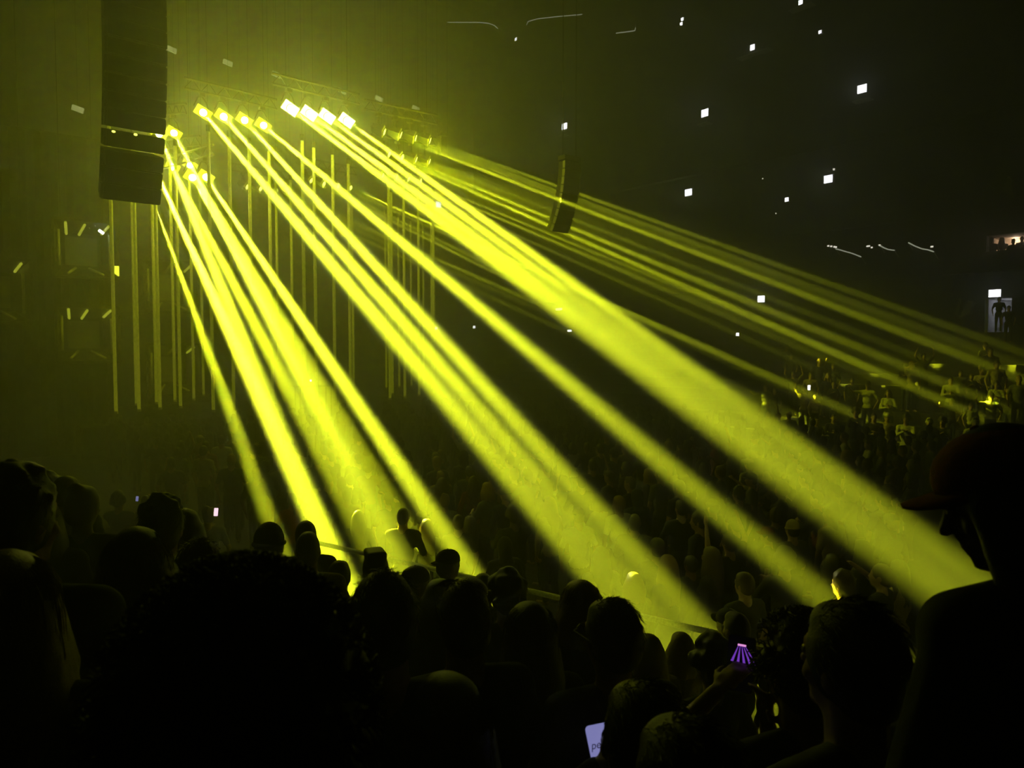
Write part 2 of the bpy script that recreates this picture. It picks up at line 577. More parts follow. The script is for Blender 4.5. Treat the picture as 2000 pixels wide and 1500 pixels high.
def frame_pod(px, py, d, size, lit, label, hang=None, yy=None):
    """an open square box facing the audience: outer rim, four slanting inner panels, a screen at the back, light sticks across the panels"""
    p = P(px, py, d) if yy is None else P_y(px, py, yy)
    e = empty('frame_pod', p)
    tag(e, label, 'stage frame', 'square frame pods hanging beside the stage')
    a, b, dep = size / 2, size * .33, .75
    O = [(-a, 0, -a), (a, 0, -a), (a, 0, a), (-a, 0, a)]
    I = [(-b, dep, -b), (b, dep, -b), (b, dep, b), (-b, dep, b)]
    for k in range(4):
        o0, o1, i1, i0 = O[k], O[(k + 1) % 4], I[(k + 1) % 4], I[k]
        n = Vector(((o0[0] + o1[0]) / 2, 0, (o0[2] + o1[2]) / 2)).normalized() * .05
        sh = lambda q: (q[0] + n.x, q[1], q[2] + n.z)
        MB().hexa([o0, o1, i1, i0, sh(o0), sh(o1), sh(i1), sh(i0)]).build('inner_panel', reflect_m, e)
        c = ((o0[0] + o1[0]) / 2, 0, (o0[2] + o1[2]) / 2)
        s = (size + .1, .1, .07) if k % 2 == 0 else (.07, .1, size + .1)
        MB().box((c[0] + n.x, 0, c[2] + n.z), s).build('rim', black, e)
    MB().box((0, dep + .03, 0), (b * 2, .06, b * 2)).build('screen_border', black, e)
    MB().box((0, dep - .015, 0), (b * 1.62, .03, b * 1.62)).build('screen', screen_m, e)

    def stick(u0, v0, u1, v1, k, m):
        o0, o1, i1, i0 = (Vector(q) for q in (O[k], O[(k + 1) % 4], I[(k + 1) % 4], I[k]))
        pt = lambda u, v: (o0.lerp(o1, u)).lerp(i0.lerp(i1, u), v) - Vector((c_[0], 0, c_[2])).normalized() * .05
        c_ = (o0 + o1) / 2
        MB().cyl(pt(u0, v0), pt(u1, v1), .042, seg=8).build('light_stick', m, e, True)
    top = ((.10, .05, .06, .75), (.5, .1, .55, .95), (.82, .05, .86, .95))
    for j, (u0, v0, u1, v1) in enumerate(top):
        stick(u0, v0, u1, v1, 2, stick_on if (j in lit) else stick_m)
    stick(.2, .1, .34, .9, 0, stick_m)
    stick(.8, .1, .66, .9, 0, stick_on if 5 in lit else stick_m)
    stick(.1, .3, .85, .3, 1, stick_m)
    stick(.1, .35, .85, .35, 3, stick_m)
    for s in (-1, 1):
        MB().cyl((s * a * .8, 0, a + .04), (s * a * .8, 0, hang - p.z if hang else Z_CEIL - .02 - p.z), .014, seg=5).build('suspension_cable', black, e)
    return e


fp0 = frame_pod(168, 487, 24.0, 1.75, (0, 1, 2), 'upper square frame pod left of the leftmost tube, grey screen inside')
frame_pod(173, 653, 24.2, 1.72, (0, 1, 2), 'lower square frame pod left of the leftmost tube, directly below another', fp0.location.z - .985, fp0.location.y)
for q0, q1, r, m in (((167, 432), (187, 440), .03, white_lamp), ((194, 450), (202, 456), .05, white_lamp), ((168, 434), (176, 447), .015, palesteel)):
    MB().cyl(P(*q0, 24.3) - fp0.location, P(*q1, 24.3) - fp0.location, r, seg=8).build('work_lamp', m, fp0)
fl = P(227, 528, 23.6) - fp0.location
MB().hexa([fl + Vector(v) for v in ((-.09, 0, .14), (.09, 0, .14), (.08, .1, .14), (-.08, .1, .14), (-.03, 0, -.1), (.09, 0, -.18), (.08, .1, -.18), (-.03, .1, -.1))]).build('flood_lamp', mat('flood_lamp_glow', (1, 1, .4), .3, emit=2.6, ecol=(.95, 1, .05)), fp0)
MB().cyl(fl + Vector((-.05, .1, .1)), Vector((.85, .05, -.85)), .02, seg=6).build('lamp_arm', black, fp0)
frame_pod(-12, 567, 23.0, 1.9, (0,), 'square frame pod cut by the left edge of the view')
fp1 = frame_pod(336, 560, 29.0, 1.9, (0,), 'square frame pod behind the left tubes, upper of the two')
frame_pod(342, 722, 29.5, 1.9, (0, 2), 'square frame pod behind the left tubes, lower of the two', fp1.location.z - 1.065, fp1.location.y)

# tower drape the frames hang in front of
p0, p1 = P(60, 790, 27), P(215, 790, 27)
tw = empty('drape_tower', ((p0.x + p1.x) / 2 - .75, (p0.y + p1.y) / 2 + 1.2, 0))
tag(tw, 'tall black drape hanging behind the two stacked frame pods', 'drape')
MB().cyl((-2.2, .1, 12), (2.2, .1, 12), .04).build('top_pipe', steel, tw)
for i in range(9):
    pts = []
    x0 = -2.0 + i * .5
    for zz in (0.0, 12.0):
        pts += [(x0 - .25, .1, zz), (x0, -.05, zz), (x0 + .25, .1, zz), (x0, .16, zz)]
    MB().hexa(pts).build('drape_fold', blackcloth, tw)
for s in (-1, 1):
    MB().cyl((s * 1.9, .1, 12), (s * 1.9, .1, Z_CEIL), .014, seg=5).build('suspension_cable', black, tw)


# ------------------------------------------------------------------ line arrays
def line_array(top, n, w, h, dp, label, curve, gaps=()):
    e = empty('line_array', top)
    tag(e, label, 'speaker array')
    y, z, ang = 0.0, 0.0, 0.0
    MB().box((0, 0, .12), (w, dp, .14)).build('fly_frame', black, e)
    for i in range(n):
        ang = curve(i)
        dn = np.array((0, math.sin(ang), -math.cos(ang)))
        fw = np.array((0, math.cos(ang), math.sin(ang)))
        g = .05 if i in gaps else .0
        c = np.array((0, y, z)) + dn * (h / 2 + g)
        r0 = np.array((w / 2, 0, 0))
        front, back = -fw * dp / 2, fw * dp / 2
        m = MB()
        hh, hb = dn * h / 2, dn * h * .47
        m.hexa([c + front - r0 - hh, c + front + r0 - hh, c + front + r0 + hh, c + front - r0 + hh,
                c + back - r0 * .9 - hb, c + back + r0 * .9 - hb, c + back + r0 * .9 + hb, c + back - r0 * .9 + hb])
        b = m.build('speaker_box', black, e)
        RT = np.stack([np.array((1, 0, 0)), fw, -dn], 1)
        MB().box(c + front - fw * .012, (w * .94, .025, h * .84), RT).build('grille', blackcloth, b)
        for s in (-1, 1):
            MB().box(c + front * .8 + r0 * s * 1.01, (.03, .12, h * .9), RT).build('rigging_plate', palesteel if w < 1 else black, b)  # small far arrays get pale plates in place of lit edges
        nxt = dn * (h + g)
        y += nxt[1]
        z += nxt[2]
    for s in (-1, 1):
        MB().cyl((s * .3, 0, .15), (s * .3, 0, Z_CEIL - top.z), .02, seg=6).build('chain', steel, e)
    return e


dA = 15.0
curveA = lambda i: R_(1.0 if i < 8 else 2 + (i - 7) * 2.4)
big_array = line_array(P(255, -150, dA) + Vector((0, 0, .2)), 17, 1.12, .33, .62, 'big black line array of speakers hanging at upper left', curveA, (13, 14))
for px, py in ((222, 257), (265, 263)):  # glowing dots added where light peeks between the speaker boxes
    q = P(px, py, 14.55)
    MB().ell(q - big_array.location, (.035, .03, .022), t=SPHS).build('leak_dot', mat('leak_glow', (1, 1, .3), .3, emit=4, ecol=(.95, 1, .12)), big_array)
line_array(P(1112, 318, 24.4), 9, .72, .25, .34, 'far curved line array hanging right of the beams', lambda i: R_(2 + i * 3.4))
line_array(P(864, 268, 36), 6, .34, .15, .3, 'tiny far speaker array hanging beside the dim upper lamps', lambda i: R_(1 + i))

# ------------------------------------------------------------------ ceiling fittings
pale_panel = mat('pale_ceiling_panel', (0.55, 0.55, 0.5), 0.7, scale=8, emit=0.6, ecol=(.95, 1, .35))  # faint emission stands in for lamp light falling on the panels
glint_rail = mat('painted_glint_rail', (.7, .7, .7), .3, emit=.9, ecol=(.9, .95, .7))  # emission stands in for lamp glints on catwalk rails and handrails
for i, (px, py, zz) in enumerate(((335, 97, 17), (445, 123, 17), (540, 146, 17), (668, 178, 17), (740, 193, 17), (812, 212, 17), (152, 213, 13.5))):
    p = P_z(px, py, zz)
    e = empty('ceiling_panel', p)
    lab = f'small pale panel in the line across the upper haze, {ORD[i]} from left' if i < 6 else 'small pale panel left of the big hanging array'
    tag(e, lab, 'ceiling panel', 'pale panels under the roof')
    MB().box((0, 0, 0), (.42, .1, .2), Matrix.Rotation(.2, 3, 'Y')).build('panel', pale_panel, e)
    MB().cyl((0, 0, .08), (0, 0, Z_CEIL - zz), .012, seg=5).build('rod', black, e)


def rail_arc(pts, z, label, r=.03):
    w = [P_z(px, py, z) for px, py in pts]
    o = w[0].copy()
    e = empty('catwalk_rail', o)
    tag(e, label, 'rail')
    MB().tube([q - o for q in w], r, 6).build('rail_tube', glint_rail, e, True)
    for q in (w[0], w[len(w) // 2], w[-1]):
        MB().cyl(q - o, (q.x - o.x, q.y - o.y, Z_CEIL - z), .015, seg=5).build('hanger_rod', black, e)


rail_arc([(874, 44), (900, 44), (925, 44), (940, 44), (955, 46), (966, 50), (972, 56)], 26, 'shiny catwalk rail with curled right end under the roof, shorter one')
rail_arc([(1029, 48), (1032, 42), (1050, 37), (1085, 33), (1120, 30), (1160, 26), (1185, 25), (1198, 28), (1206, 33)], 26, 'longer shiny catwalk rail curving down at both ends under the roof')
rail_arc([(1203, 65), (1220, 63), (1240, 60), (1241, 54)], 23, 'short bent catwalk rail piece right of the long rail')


def wall_light(px, py, w, h, label, ledge=0, face=None, m=None, plane='x'):
    p = P_x(px, py, X_FAR - .14) if plane == 'x' else P_y(px, py, Y_BACK - .14)
    if plane == 'x' and p.y > Y_BACK - .3:
        p, plane = P_y(px, py, Y_BACK - .14), 'y'
    dist = (p - EYE).length
    W, H = w / F * dist, h / F * dist
    e = empty('wall_light', p)
    if plane == 'x':
        e.rotation_euler.z = -PI / 2
    tag(e, label, 'wall light', 'small white lights on the dark walls')
    MB().box((0, .06, 0), (W * 1.15, .16, H * 1.15)).build('housing', black, e)
    MB().box((0, -.025, 0), (W, .03, H)).build('diffuser', m or white_lamp, e)
    if ledge:
        LW = ledge / F * dist
        MB().box((LW * .1, -.12, -H * 1.6), (LW, .5, .05)).build('ledge', palesteel, e)
        MB().box((LW * .1, .08, -H * 1.25), (LW * .3, .1, H * .9)).build('bracket', black, e)
    return e


WL = [(1103, 247, 13, 11, 'white wall light above a lit ledge, left of all in the upper hall', 14), (1377, 221, 14, 13, 'white wall light beside a faint long ledge high on the wall', 22),
      (1345, 376, 15, 12, 'white wall light left of the lower right pair, no ledge', 0), (1684, 174, 15, 13, 'large white wall light above a thin slanting ledge at upper right', 28),
      (1618, 350, 15, 13, 'white wall light with a tiny spark above it', 0), (1470, 93, 8, 9, 'white lamp glowing over a long grey ledge near the top', 60),
      (1333, 38, 5, 5, 'upper of two round lamps close together near the top', 0), (1331, 47, 5, 5, 'lower of two round lamps close together near the top', 10),
      (1564, 5, 7, 7, 'lamp cut by the top edge of the view', 40), (1602, 63, 5, 5, 'small spark of a lamp near the top right', 0),
      (1008, 77, 5, 5, 'small lamp between the two shiny catwalk rails', 0), (1537, 390, 7, 7, 'small lamp below and left of the spark-topped wall light', 0),
      (1629, 331, 3, 3, 'tiny spark just above a white wall light', 0), (856, 400, 11, 11, 'white wall light seen through the rightmost broad beam', 0),
      (1487, 584, 14, 12, 'white wall light right of the beams at mid height', 0), (1441, 653, 6, 6, 'small white lamp among the faint beams over the far stand', 0),
      (850, 641, 9, 5, 'flat white lamp beside the right tube cluster', 0), (927, 639, 9, 5, 'flat white lamp between two broad beams at mid height', 0),
      (1113, 646, 11, 4, 'flat white strip lamp under the rightmost broad beam', 0), (1092, 604, 17, 4, 'yellowish strip lamp inside the rightmost broad beam', 0),
      (1490, 349, 2, 2, 'faintest spark left of the spark-topped wall light', 0), (1516, 417, 2, 2, 'faint spark below the small lamp at right', 0)]
for (px, py, w, h, lab, led) in WL:
    wall_light(px, py, w, h, lab, led, m=dim_lamp if (px == 1092 or w < 4) else lit_lamp if led else None)
e = wall_light(1943, 573, 17, 12, 'white exit sign glowing above the lit way out', 0)
e['category'] = 'exit sign'

def wall_mount(px, py):
    p = P_x(px, py, X_FAR - .12)
    return (p, -PI / 2) if p.y < Y_BACK - .3 else (P_y(px, py, Y_BACK - .12), 0)


# board with two bright lines, far down the hall
sign_m = mat('pale_notice_board', (0.7, 0.7, 0.68), 0.5, emit=1.5, ecol=(0.9, 0.95, 0.5))
p, rz = wall_mount(1059, 735)
dist = (p - EYE).length
e = empty('notice_board', p, rz)
tag(e, 'pale lit square board below two bright bars on the end wall', 'board')
k = dist / F
MB().box((0, 0, 0), (19 * k, .08, 13 * k)).build('board', sign_m, e)
MB().box((-4 * k, -.06, 0), (1.6 * k, .04, 13 * k)).build('board_edge', palesteel, e)
for dy, w in ((15, 17), (23, 17)):
    MB().box((0, 0, dy * k), (w * k, .1, 1.8 * k)).build('bar', mat('bright_bar', (.8, .8, .3), .4, emit=3.0, ecol=(.9, 1, .15)), e)
MB().box((0, .05, 12 * k), (21 * k, .06, 42 * k)).build('back_plate', black, e)
p, rz = wall_mount(988, 757)
e = empty('wall_fitting', p, rz)
tag(e, 'small upright grey fitting on the end wall left of the square board', 'fitting')
MB().box((0, 0, 0), (.12, .12, .75)).build('cover', grey, e)
MB().box((0, -.03, .45), (.2, .16, .12)).build('hood', black, e)

# rail lights and handrails along the box level
for i, px in enumerate((1618, 1624, 1630, 1633)):
    wall_light(px, 480.5 + i * .8, 3.5, 2.5, f'tiny rail light in the row of four on the far balcony, {ORD[i]} from left', 0, m=dim_lamp)
for px, py, w, lab in ((1696, 481, 6, 'short strip rail light in the middle of the far balcony'), (1703, 483.5, 3, 'dot of light just right of the short strip on the balcony'), (1718.5, 479, 3, 'dot of light at the left end of a balcony handrail'), (1820.5, 482, 4, 'rightmost dot of light on the far balcony')):
    wall_light(px, py, w, 2.5, lab, 0, m=dim_lamp)
for pts, lab in (([(1719, 480), (1726, 484), (1735, 487.5), (1747, 489)], 'thin pale handrail sloping from a dot of light on the far balcony'),
                 ([(1774, 474), (1785, 480), (1800, 486), (1812, 488), (1824, 492)], 'longer pale handrail sloping on the far balcony left of lit box'),
                 ([(1632, 486), (1650, 491), (1664, 495), (1682, 502)], 'faint handrail sloping below the row of four balcony lights')):
    w = [P_x(px, py, X_FAR - .45) for px, py in pts]
    e = empty('handrail', w[0])
    tag(e, lab, 'handrail')
    MB().tube([q - w[0] for q in w], .03, 6).build('rail', glint_rail, e, True)
    for q in (w[0], w[-1]):
        MB().cyl(q - w[0], q - w[0] + Vector((.5, 0, -.3)), .025, seg=6).build('bracket', palesteel, e)
# leaning pale boards beside the way out, and a pale banner higher up
for pts, lab in (([(1869, 618), (1878, 586), (1873, 585), (1864, 612)], 'narrow pale board leaning left of the way out'), ([(1872, 622), (1890, 588), (1899, 590), (1893, 612)], 'wider grey board leaning left of the way out'),
                 ([(1957, 372), (1968, 345), (1975, 350), (1978, 385)], 'pale folded banner hanging high on the far wall at right')):
    w = [P_x(px, py, X_FAR - .42) for px, py in pts]
    o = w[0].copy()
    e = empty('leaning_board' if pts[0][1] > 500 else 'wall_banner', o)
    tag(e, lab, 'board' if pts[0][1] > 500 else 'banner')
    MB().hexa([q - o for q in w] + [q - o + Vector((.38, 0, 0)) for q in w]).build('sheet', grey, e)
    MB().tube([w[1] - o, w[2] - o], .03).build('edge_strip', palesteel, e)

# ------------------------------------------------------------------ barriers
def barrier(a, b, z0, h, label, panels=True):
    a, b = Vector(a), Vector(b)
    L = (b - a).length
    e = empty('barrier', (a.x, a.y, z0), math.atan2(b.y - a.y, b.x - a.x))
    tag(e, label, 'barrier')
    MB().cyl((0, 0, h), (L, 0, h), .03).build('top_rail', palesteel, e, True)
    n = max(2, int(L / 1.6))
    for i in range(n + 1):
        MB().cyl((L * i / n, 0, 0), (L * i / n, 0, h), .025, seg=8).build('post', black, e)
    if panels:
        for i in range(n):
            MB().box((L * (i + .5) / n, 0, h * .48), (L / n - .08, .03, h * .8)).build('panel', blackcloth, e)


r0, r1 = P_z(690, 1076, 1.36), P_z(1420, 1242, 1.36)
dr = r1 - r0
barrier((r0 - dr * .15).xy.to_3d(), (r1 + dr * .12).xy.to_3d(), 0, 1.36, 'thin barrier rail slanting behind the nearest people, in front of floor crowd', False)
barrier((25.2, 1, 0), (25.2, 29, 0), 0, .95, 'low dark barrier along the far stand, behind the lit heads')


# ------------------------------------------------------------------ people
JOBS = []                        # meshes to be grown into one surface each: (key, builder, voxel, smoothing, decimate)
GROWN = {}


def grow(key, mb, voxel, smooth=3, dec=None):
    JOBS.append((key, mb, voxel, smooth, dec))


def run_jobs():
    tmp = []
    for key, mb, voxel, smooth, dec in JOBS:
        o = bpy.data.objects.new('tmp', mb.mesh('tmp'))
        COL.objects.link(o)
        r = o.modifiers.new('r', 'REMESH')
        r.mode = 'VOXEL'
        r.voxel_size = voxel
        if smooth:
            q = o.modifiers.new('s', 'SMOOTH')
            q.factor = 0.5
            q.iterations = smooth
        if dec:
            d = o.modifiers.new('d', 'DECIMATE')
            d.ratio = dec
        tmp.append((key, o))
    dg = bpy.context.evaluated_depsgraph_get()
    dg.update()
    for key, o in tmp:
        me = bpy.data.meshes.new_from_object(o.evaluated_get(dg))
        me.name = key.split(':')[-1]
        me.materials.clear()
        me.shade_smooth()
        GROWN[key] = me
    for key, o in tmp:
        me = o.data
        bpy.data.objects.remove(o)
        bpy.data.meshes.remove(me)
    JOBS.clear()


def ik(sh, hand, l1, l2, pole):
    """elbow of a two-bone arm"""
    d = hand - sh
    L = d.length
    if L > (l1 + l2) * .995:
        hand = sh + d * ((l1 + l2) * .995 / L)
        d = hand - sh
        L = d.length
    a = (l1 * l1 - l2 * l2 + L * L) / (2 * L)
    h = math.sqrt(max(0, l1 * l1 - a * a))
    u = d / L
    n = (pole - u * pole.dot(u)).normalized()
    return sh + u * a + n * h, hand


def hand_mb(m, wrist, direction, palm_n, grip=0.35):
    """palm, four unequal bent fingers and a thumb"""
    d = direction.normalized()
    n = (palm_n - d * palm_n.dot(d)).normalized()
    x = d.cross(n)
    c = lambda a, b, e: wrist + x * a + d * b + n * e
    m.cap(c(0, .015, 0), .026, c(0, .075, 0), .034, .5)
    m.cap(c(.02, .05, 0), .018, c(-.02, .05, 0), .018, .8)
    for k, (fx, ln) in enumerate(((.03, .066), (.011, .075), (-.009, .07), (-.028, .054))):
        p = c(fx, .085, 0)
        q = p + d * ln * .5 * math.cos(grip * .6) + n * ln * .5 * math.sin(grip * .6)
        r = q + d * ln * .5 * math.cos(grip * 1.8) + n * ln * .5 * math.sin(grip * 1.8)
        m.cap(p - d * .012, .0092, q, .0085)
        m.cap(q, .0085, r, .007)
    t0 = c(.028, .03, .004)
    t1 = t0 + x * .03 + d * .028 + n * .012
    m.cap(t0, .013, t1, .0105)
    m.cap(t1, .0105, t1 + d * .028 + n * .01 + x * .004, .008)


def head_matrix(T, yaw, pitch, roll):
    piv = Vector((0, -.01, T - .235))
    Rm = Matrix.Rotation(yaw, 4, 'Z') @ Matrix.Rotation(-pitch, 4, 'X') @ Matrix.Rotation(roll, 4, 'Y')
    return Matrix.Translation(piv) @ Rm @ Matrix.Translation(Vector((0, .02, .12)))


def strand_mesh(mb, n, length, rnd, r=.0016, wave=.012, spread=1.0):
    """loose hairs that leave the crown and fall over the hair mass (head space)"""
    for i in range(n):
        a = rnd.uniform(-2.5, 2.5) - PI / 2
        rx, ry = .094 * rnd.uniform(.97, 1.06), .112 * rnd.uniform(.97, 1.06)
        pts, ph = [], rnd.uniform(0, 6.3)
        L = length * rnd.uniform(.7, 1.05)
        for k in range(9):
            t = k / 8
            if t < .45:
                e = t / .45 * PI / 2
                p = Vector((math.cos(a) * rx * math.sin(e), math.sin(a) * ry * math.sin(e) - .01, .02 + .104 * math.cos(e)))
            else:
                u = (t - .45) / .55
                w = 1 + .22 * u * spread
                p = Vector((math.cos(a) * rx * w, math.sin(a) * ry * w - .01, .02 - L * u))
            p += Vector((math.sin(ph + t * 9), math.cos(ph * 1.7 + t * 8), 0)) * wave * t
            pts.append(p)
        mb.tube(pts, [r * (1 - .6 * k / 8) for k in range(9)], 3)


def stubble_mesh(mb, n, style, rnd):
    """short loose hairs standing off the hair mass (head space)"""
    grow_ = {'afro': .05, 'curly': .03}.get(style, .009)
    for i in range(n):
        a, e = rnd.uniform(0, 6.3), rnd.uniform(.0, 1.75)
        if math.sin(a) > .5 and e > .9:
            continue
        nrm = Vector((math.cos(a) * math.sin(e), math.sin(a) * math.sin(e), math.cos(e)))
        q = Vector((nrm.x * (.079 + grow_), nrm.y * (.098 + grow_) - .016, .016 + nrm.z * (.109 + grow_)))
        if style in ('afro', 'curly'):
            r1, ph = rnd.uniform(.008, .016), rnd.uniform(0, 6.3)
            t1 = nrm.orthogonal().normalized()
            t2 = nrm.cross(t1)
            pts = [q - nrm * .02 + nrm * .012 * k + (t1 * math.cos(ph + k * 1.3) + t2 * math.sin(ph + k * 1.3)) * r1 for k in range(6)]
            mb.tube(pts, .0022, 3)
        else:
            down = Vector((rnd.uniform(-.4, .4), -.5 - .4 * nrm.z, -.3)).normalized()
            tang = (down - nrm * down.dot(nrm)).normalized()
            L = rnd.uniform(.02, .045)
            mb.tube([q - nrm * .002, q + tang * L * .5 + nrm * rnd.uniform(.001, .004), q + tang * L + nrm * rnd.uniform(-.001, .007)], [.0014, .0011, .0005], 3)


def hair_mb(style, rnd):
    m = MB()
    if style in ('short', 'side', 'bob', 'long', 'bun', 'messy', 'curly', 'afro', 'flat', 'buzz'):
        g = .004 if style == 'buzz' else .011
        m.ell((0, -.016, .016), (.077 + g, .097 + g, .108 + g))
        m.ell((0, -.045, -.03), (.07 + g, .064 + g, .075))
        m.ell((0, .035, .075), (.062, .05, .045))
    if style == 'flat':
        m.box((0, -.005, .115), (.13, .17, .05))
    if style == 'side':
        m.ell((.03, .02, .09), (.06, .075, .045))
    if style == 'messy':
        for _ in range(46):
            a, e = rnd.uniform(0, 6.3), rnd.uniform(.15, 1.35)
            q = Vector((math.cos(a) * math.sin(e) * .088, math.sin(a) * math.sin(e) * .105 - .015, .02 + .112 * math.cos(e)))
            m.cap(q * .95, .017, q * 1.12 + Vector((rnd.uniform(-.01, .01), rnd.uniform(-.01, .01), .006)), .009)
    if style in ('curly', 'afro'):
        R = .03 if style == 'curly' else .048
        for _ in range(120 if style == 'curly' else 210):
            a, e = rnd.uniform(0, 6.3), rnd.uniform(0, 1.9)
            if math.sin(a) > .45 and e > .8:
                continue
            rr = R * rnd.uniform(.55, 1.05)
            q = Vector((math.cos(a) * math.sin(e) * (.08 + rr), math.sin(a) * math.sin(e) * (.095 + rr) - .02, .015 + (.11 + rr) * math.cos(e)))
            m.ell(q, [rnd.uniform(.02, .034)] * 3, t=SPHS)
        if style == 'afro':
            m.ell((0, -.03, .02), (.115, .13, .135))
    if style in ('bob', 'long'):
        L = .17 if style == 'bob' else .40
        for k in range(15):
            a = -PI / 2 + (k - 7) / 7 * 2.05
            p0 = Vector((math.cos(a) * .078, math.sin(a) * .092 - .012, .02))
            w = rnd.uniform(1.1, 1.32)
            p1 = Vector((math.cos(a) * .085 * w, math.sin(a) * .088 * w - .015, -L * rnd.uniform(.85, 1.05) * (1 if math.sin(a) < .3 else .8)))
            mid = (p0 + p1) / 2 * 1.0 + Vector((math.cos(a) * .014, math.sin(a) * .012, 0))
            m.cap(p0, .026, mid, .03, t=SPHS)
            m.cap(mid, .03, p1, .013 if style == 'long' else .02, t=SPHS)
    if style == 'bun':
        m.ell((0, -.075, .115), (.045, .045, .042))
    if style == 'tail':
        m.ell((0, -.016, .016), (.085, .105, .116))
        m.ell((0, -.045, -.03), (.076, .07, .075))
        m.ell((0, -.118, .02), (.03, .03, .03))
        m.cap((0, -.12, .02), .03, (0, -.15, -.12), .032)
        m.cap((0, -.15, -.12), .032, (.01, -.13, -.26), .012)
    return m


def cap_parts(style, rnd):
    """headwear in head space: (name, builder, voxel or None)"""
    if style in ('cap', 'cap_back'):
        s = 1 if style == 'cap' else -1
        m = MB()
        vs, fs, seg, rings = [], [], 20, 7
        for i in range(rings + 1):
            e = PI / 2 * i / rings
            for j in range(seg):
                a = 2 * PI * j / seg
                vs.append((math.cos(a) * .091 * math.sin(e) , math.sin(a) * .11 * math.sin(e) - .006, .032 + .098 * math.cos(e) ** .8 if i < rings else .03))
        for i in range(rings):
            for j in range(seg):
                fs.append((i * seg + j, (i + 1) * seg + j, (i + 1) * seg + (j + 1) % seg, i * seg + (j + 1) % seg))
        fs.append(tuple(rings * seg + j for j in range(seg - 1, -1, -1)))
        m.add(vs, fs)
        b = MB()
        n = 12
        up, lo = [], []
        for i in range(n + 1):
            a = PI * (.08 + .84 * i / n)
            x = math.cos(a)
            arch = .018 * (1 - x * x)
            up += [(x * .086, s * (math.sin(a) * .085 + .005), .036 + arch * .4), (x * .082, s * (math.sin(a) * .09 + .075 * math.sin(a) ** .6), .022 + arch)]
        k = len(up)
        vs = up + [(x, y, z - .007) for x, y, z in up]
        fs = []
        for i in range(n):
            q = (2 * i, 2 * i + 1, 2 * i + 3, 2 * i + 2)
            fs += [q, tuple(k + v for v in q[::-1]), (2 * i + 1, k + 2 * i + 1, k + 2 * i + 3, 2 * i + 3), (2 * i, 2 * i + 2, k + 2 * i + 2, k + 2 * i)]
        b.add(vs, fs)
        bt = MB().ell((0, -.006, .131), (.009, .009, .006), t=SPHS)
        return [('cap', m, None), ('brim', b, None), ('cap_button', bt, None)]
    if style == 'beanie':
        m = MB().ell((0, -.014, .03), (.09, .108, .112))
        b = MB()
        b.tube([(math.cos(a) * .084, math.sin(a) * .101 - .012, .016 - .012 * math.sin(a)) for a in [2 * PI * i / 24 for i in range(25)]], .014, 8)
        return [('beanie', m, .014), ('beanie_fold', b, None)]
    if style == 'hood':
        m = MB().ell((0, -.03, .012), (.105, .115, .138)).ell((0, -.05, -.1), (.1, .09, .1)).ell((0, -.085, -.2), (.13, .07, .06))
        return [('hood', m, .015)]
    return []


POSES = {   # hand targets relative to each shoulder: (x outwards, y forwards, z up)
    'down': ((.06, .06, -.50), (.06, .06, -.50)),
    'fold': ((-.12, .25, -.22), (-.12, .27, -.17)),
    'up': ((.10, .12, .48), (.12, .10, .46)),
    'wave': ((.10, .10, .46), (.05, .08, -.48)),
    'phone': ((-.16, .34, .16), (-.12, .34, .12)),
    'phone_one': ((-.10, .30, .26), (.05, .1, -.47)),
    'clap': ((-.15, .32, -.08), (-.15, .32, -.08)),
    'point': ((.30, .36, .14), (.05, .1, -.45)),
    'drink': ((-.06, .22, -.1), (.05, .05, -.48)),
    'out': ((.34, .25, .02), (.34, .22, -.05)),
}


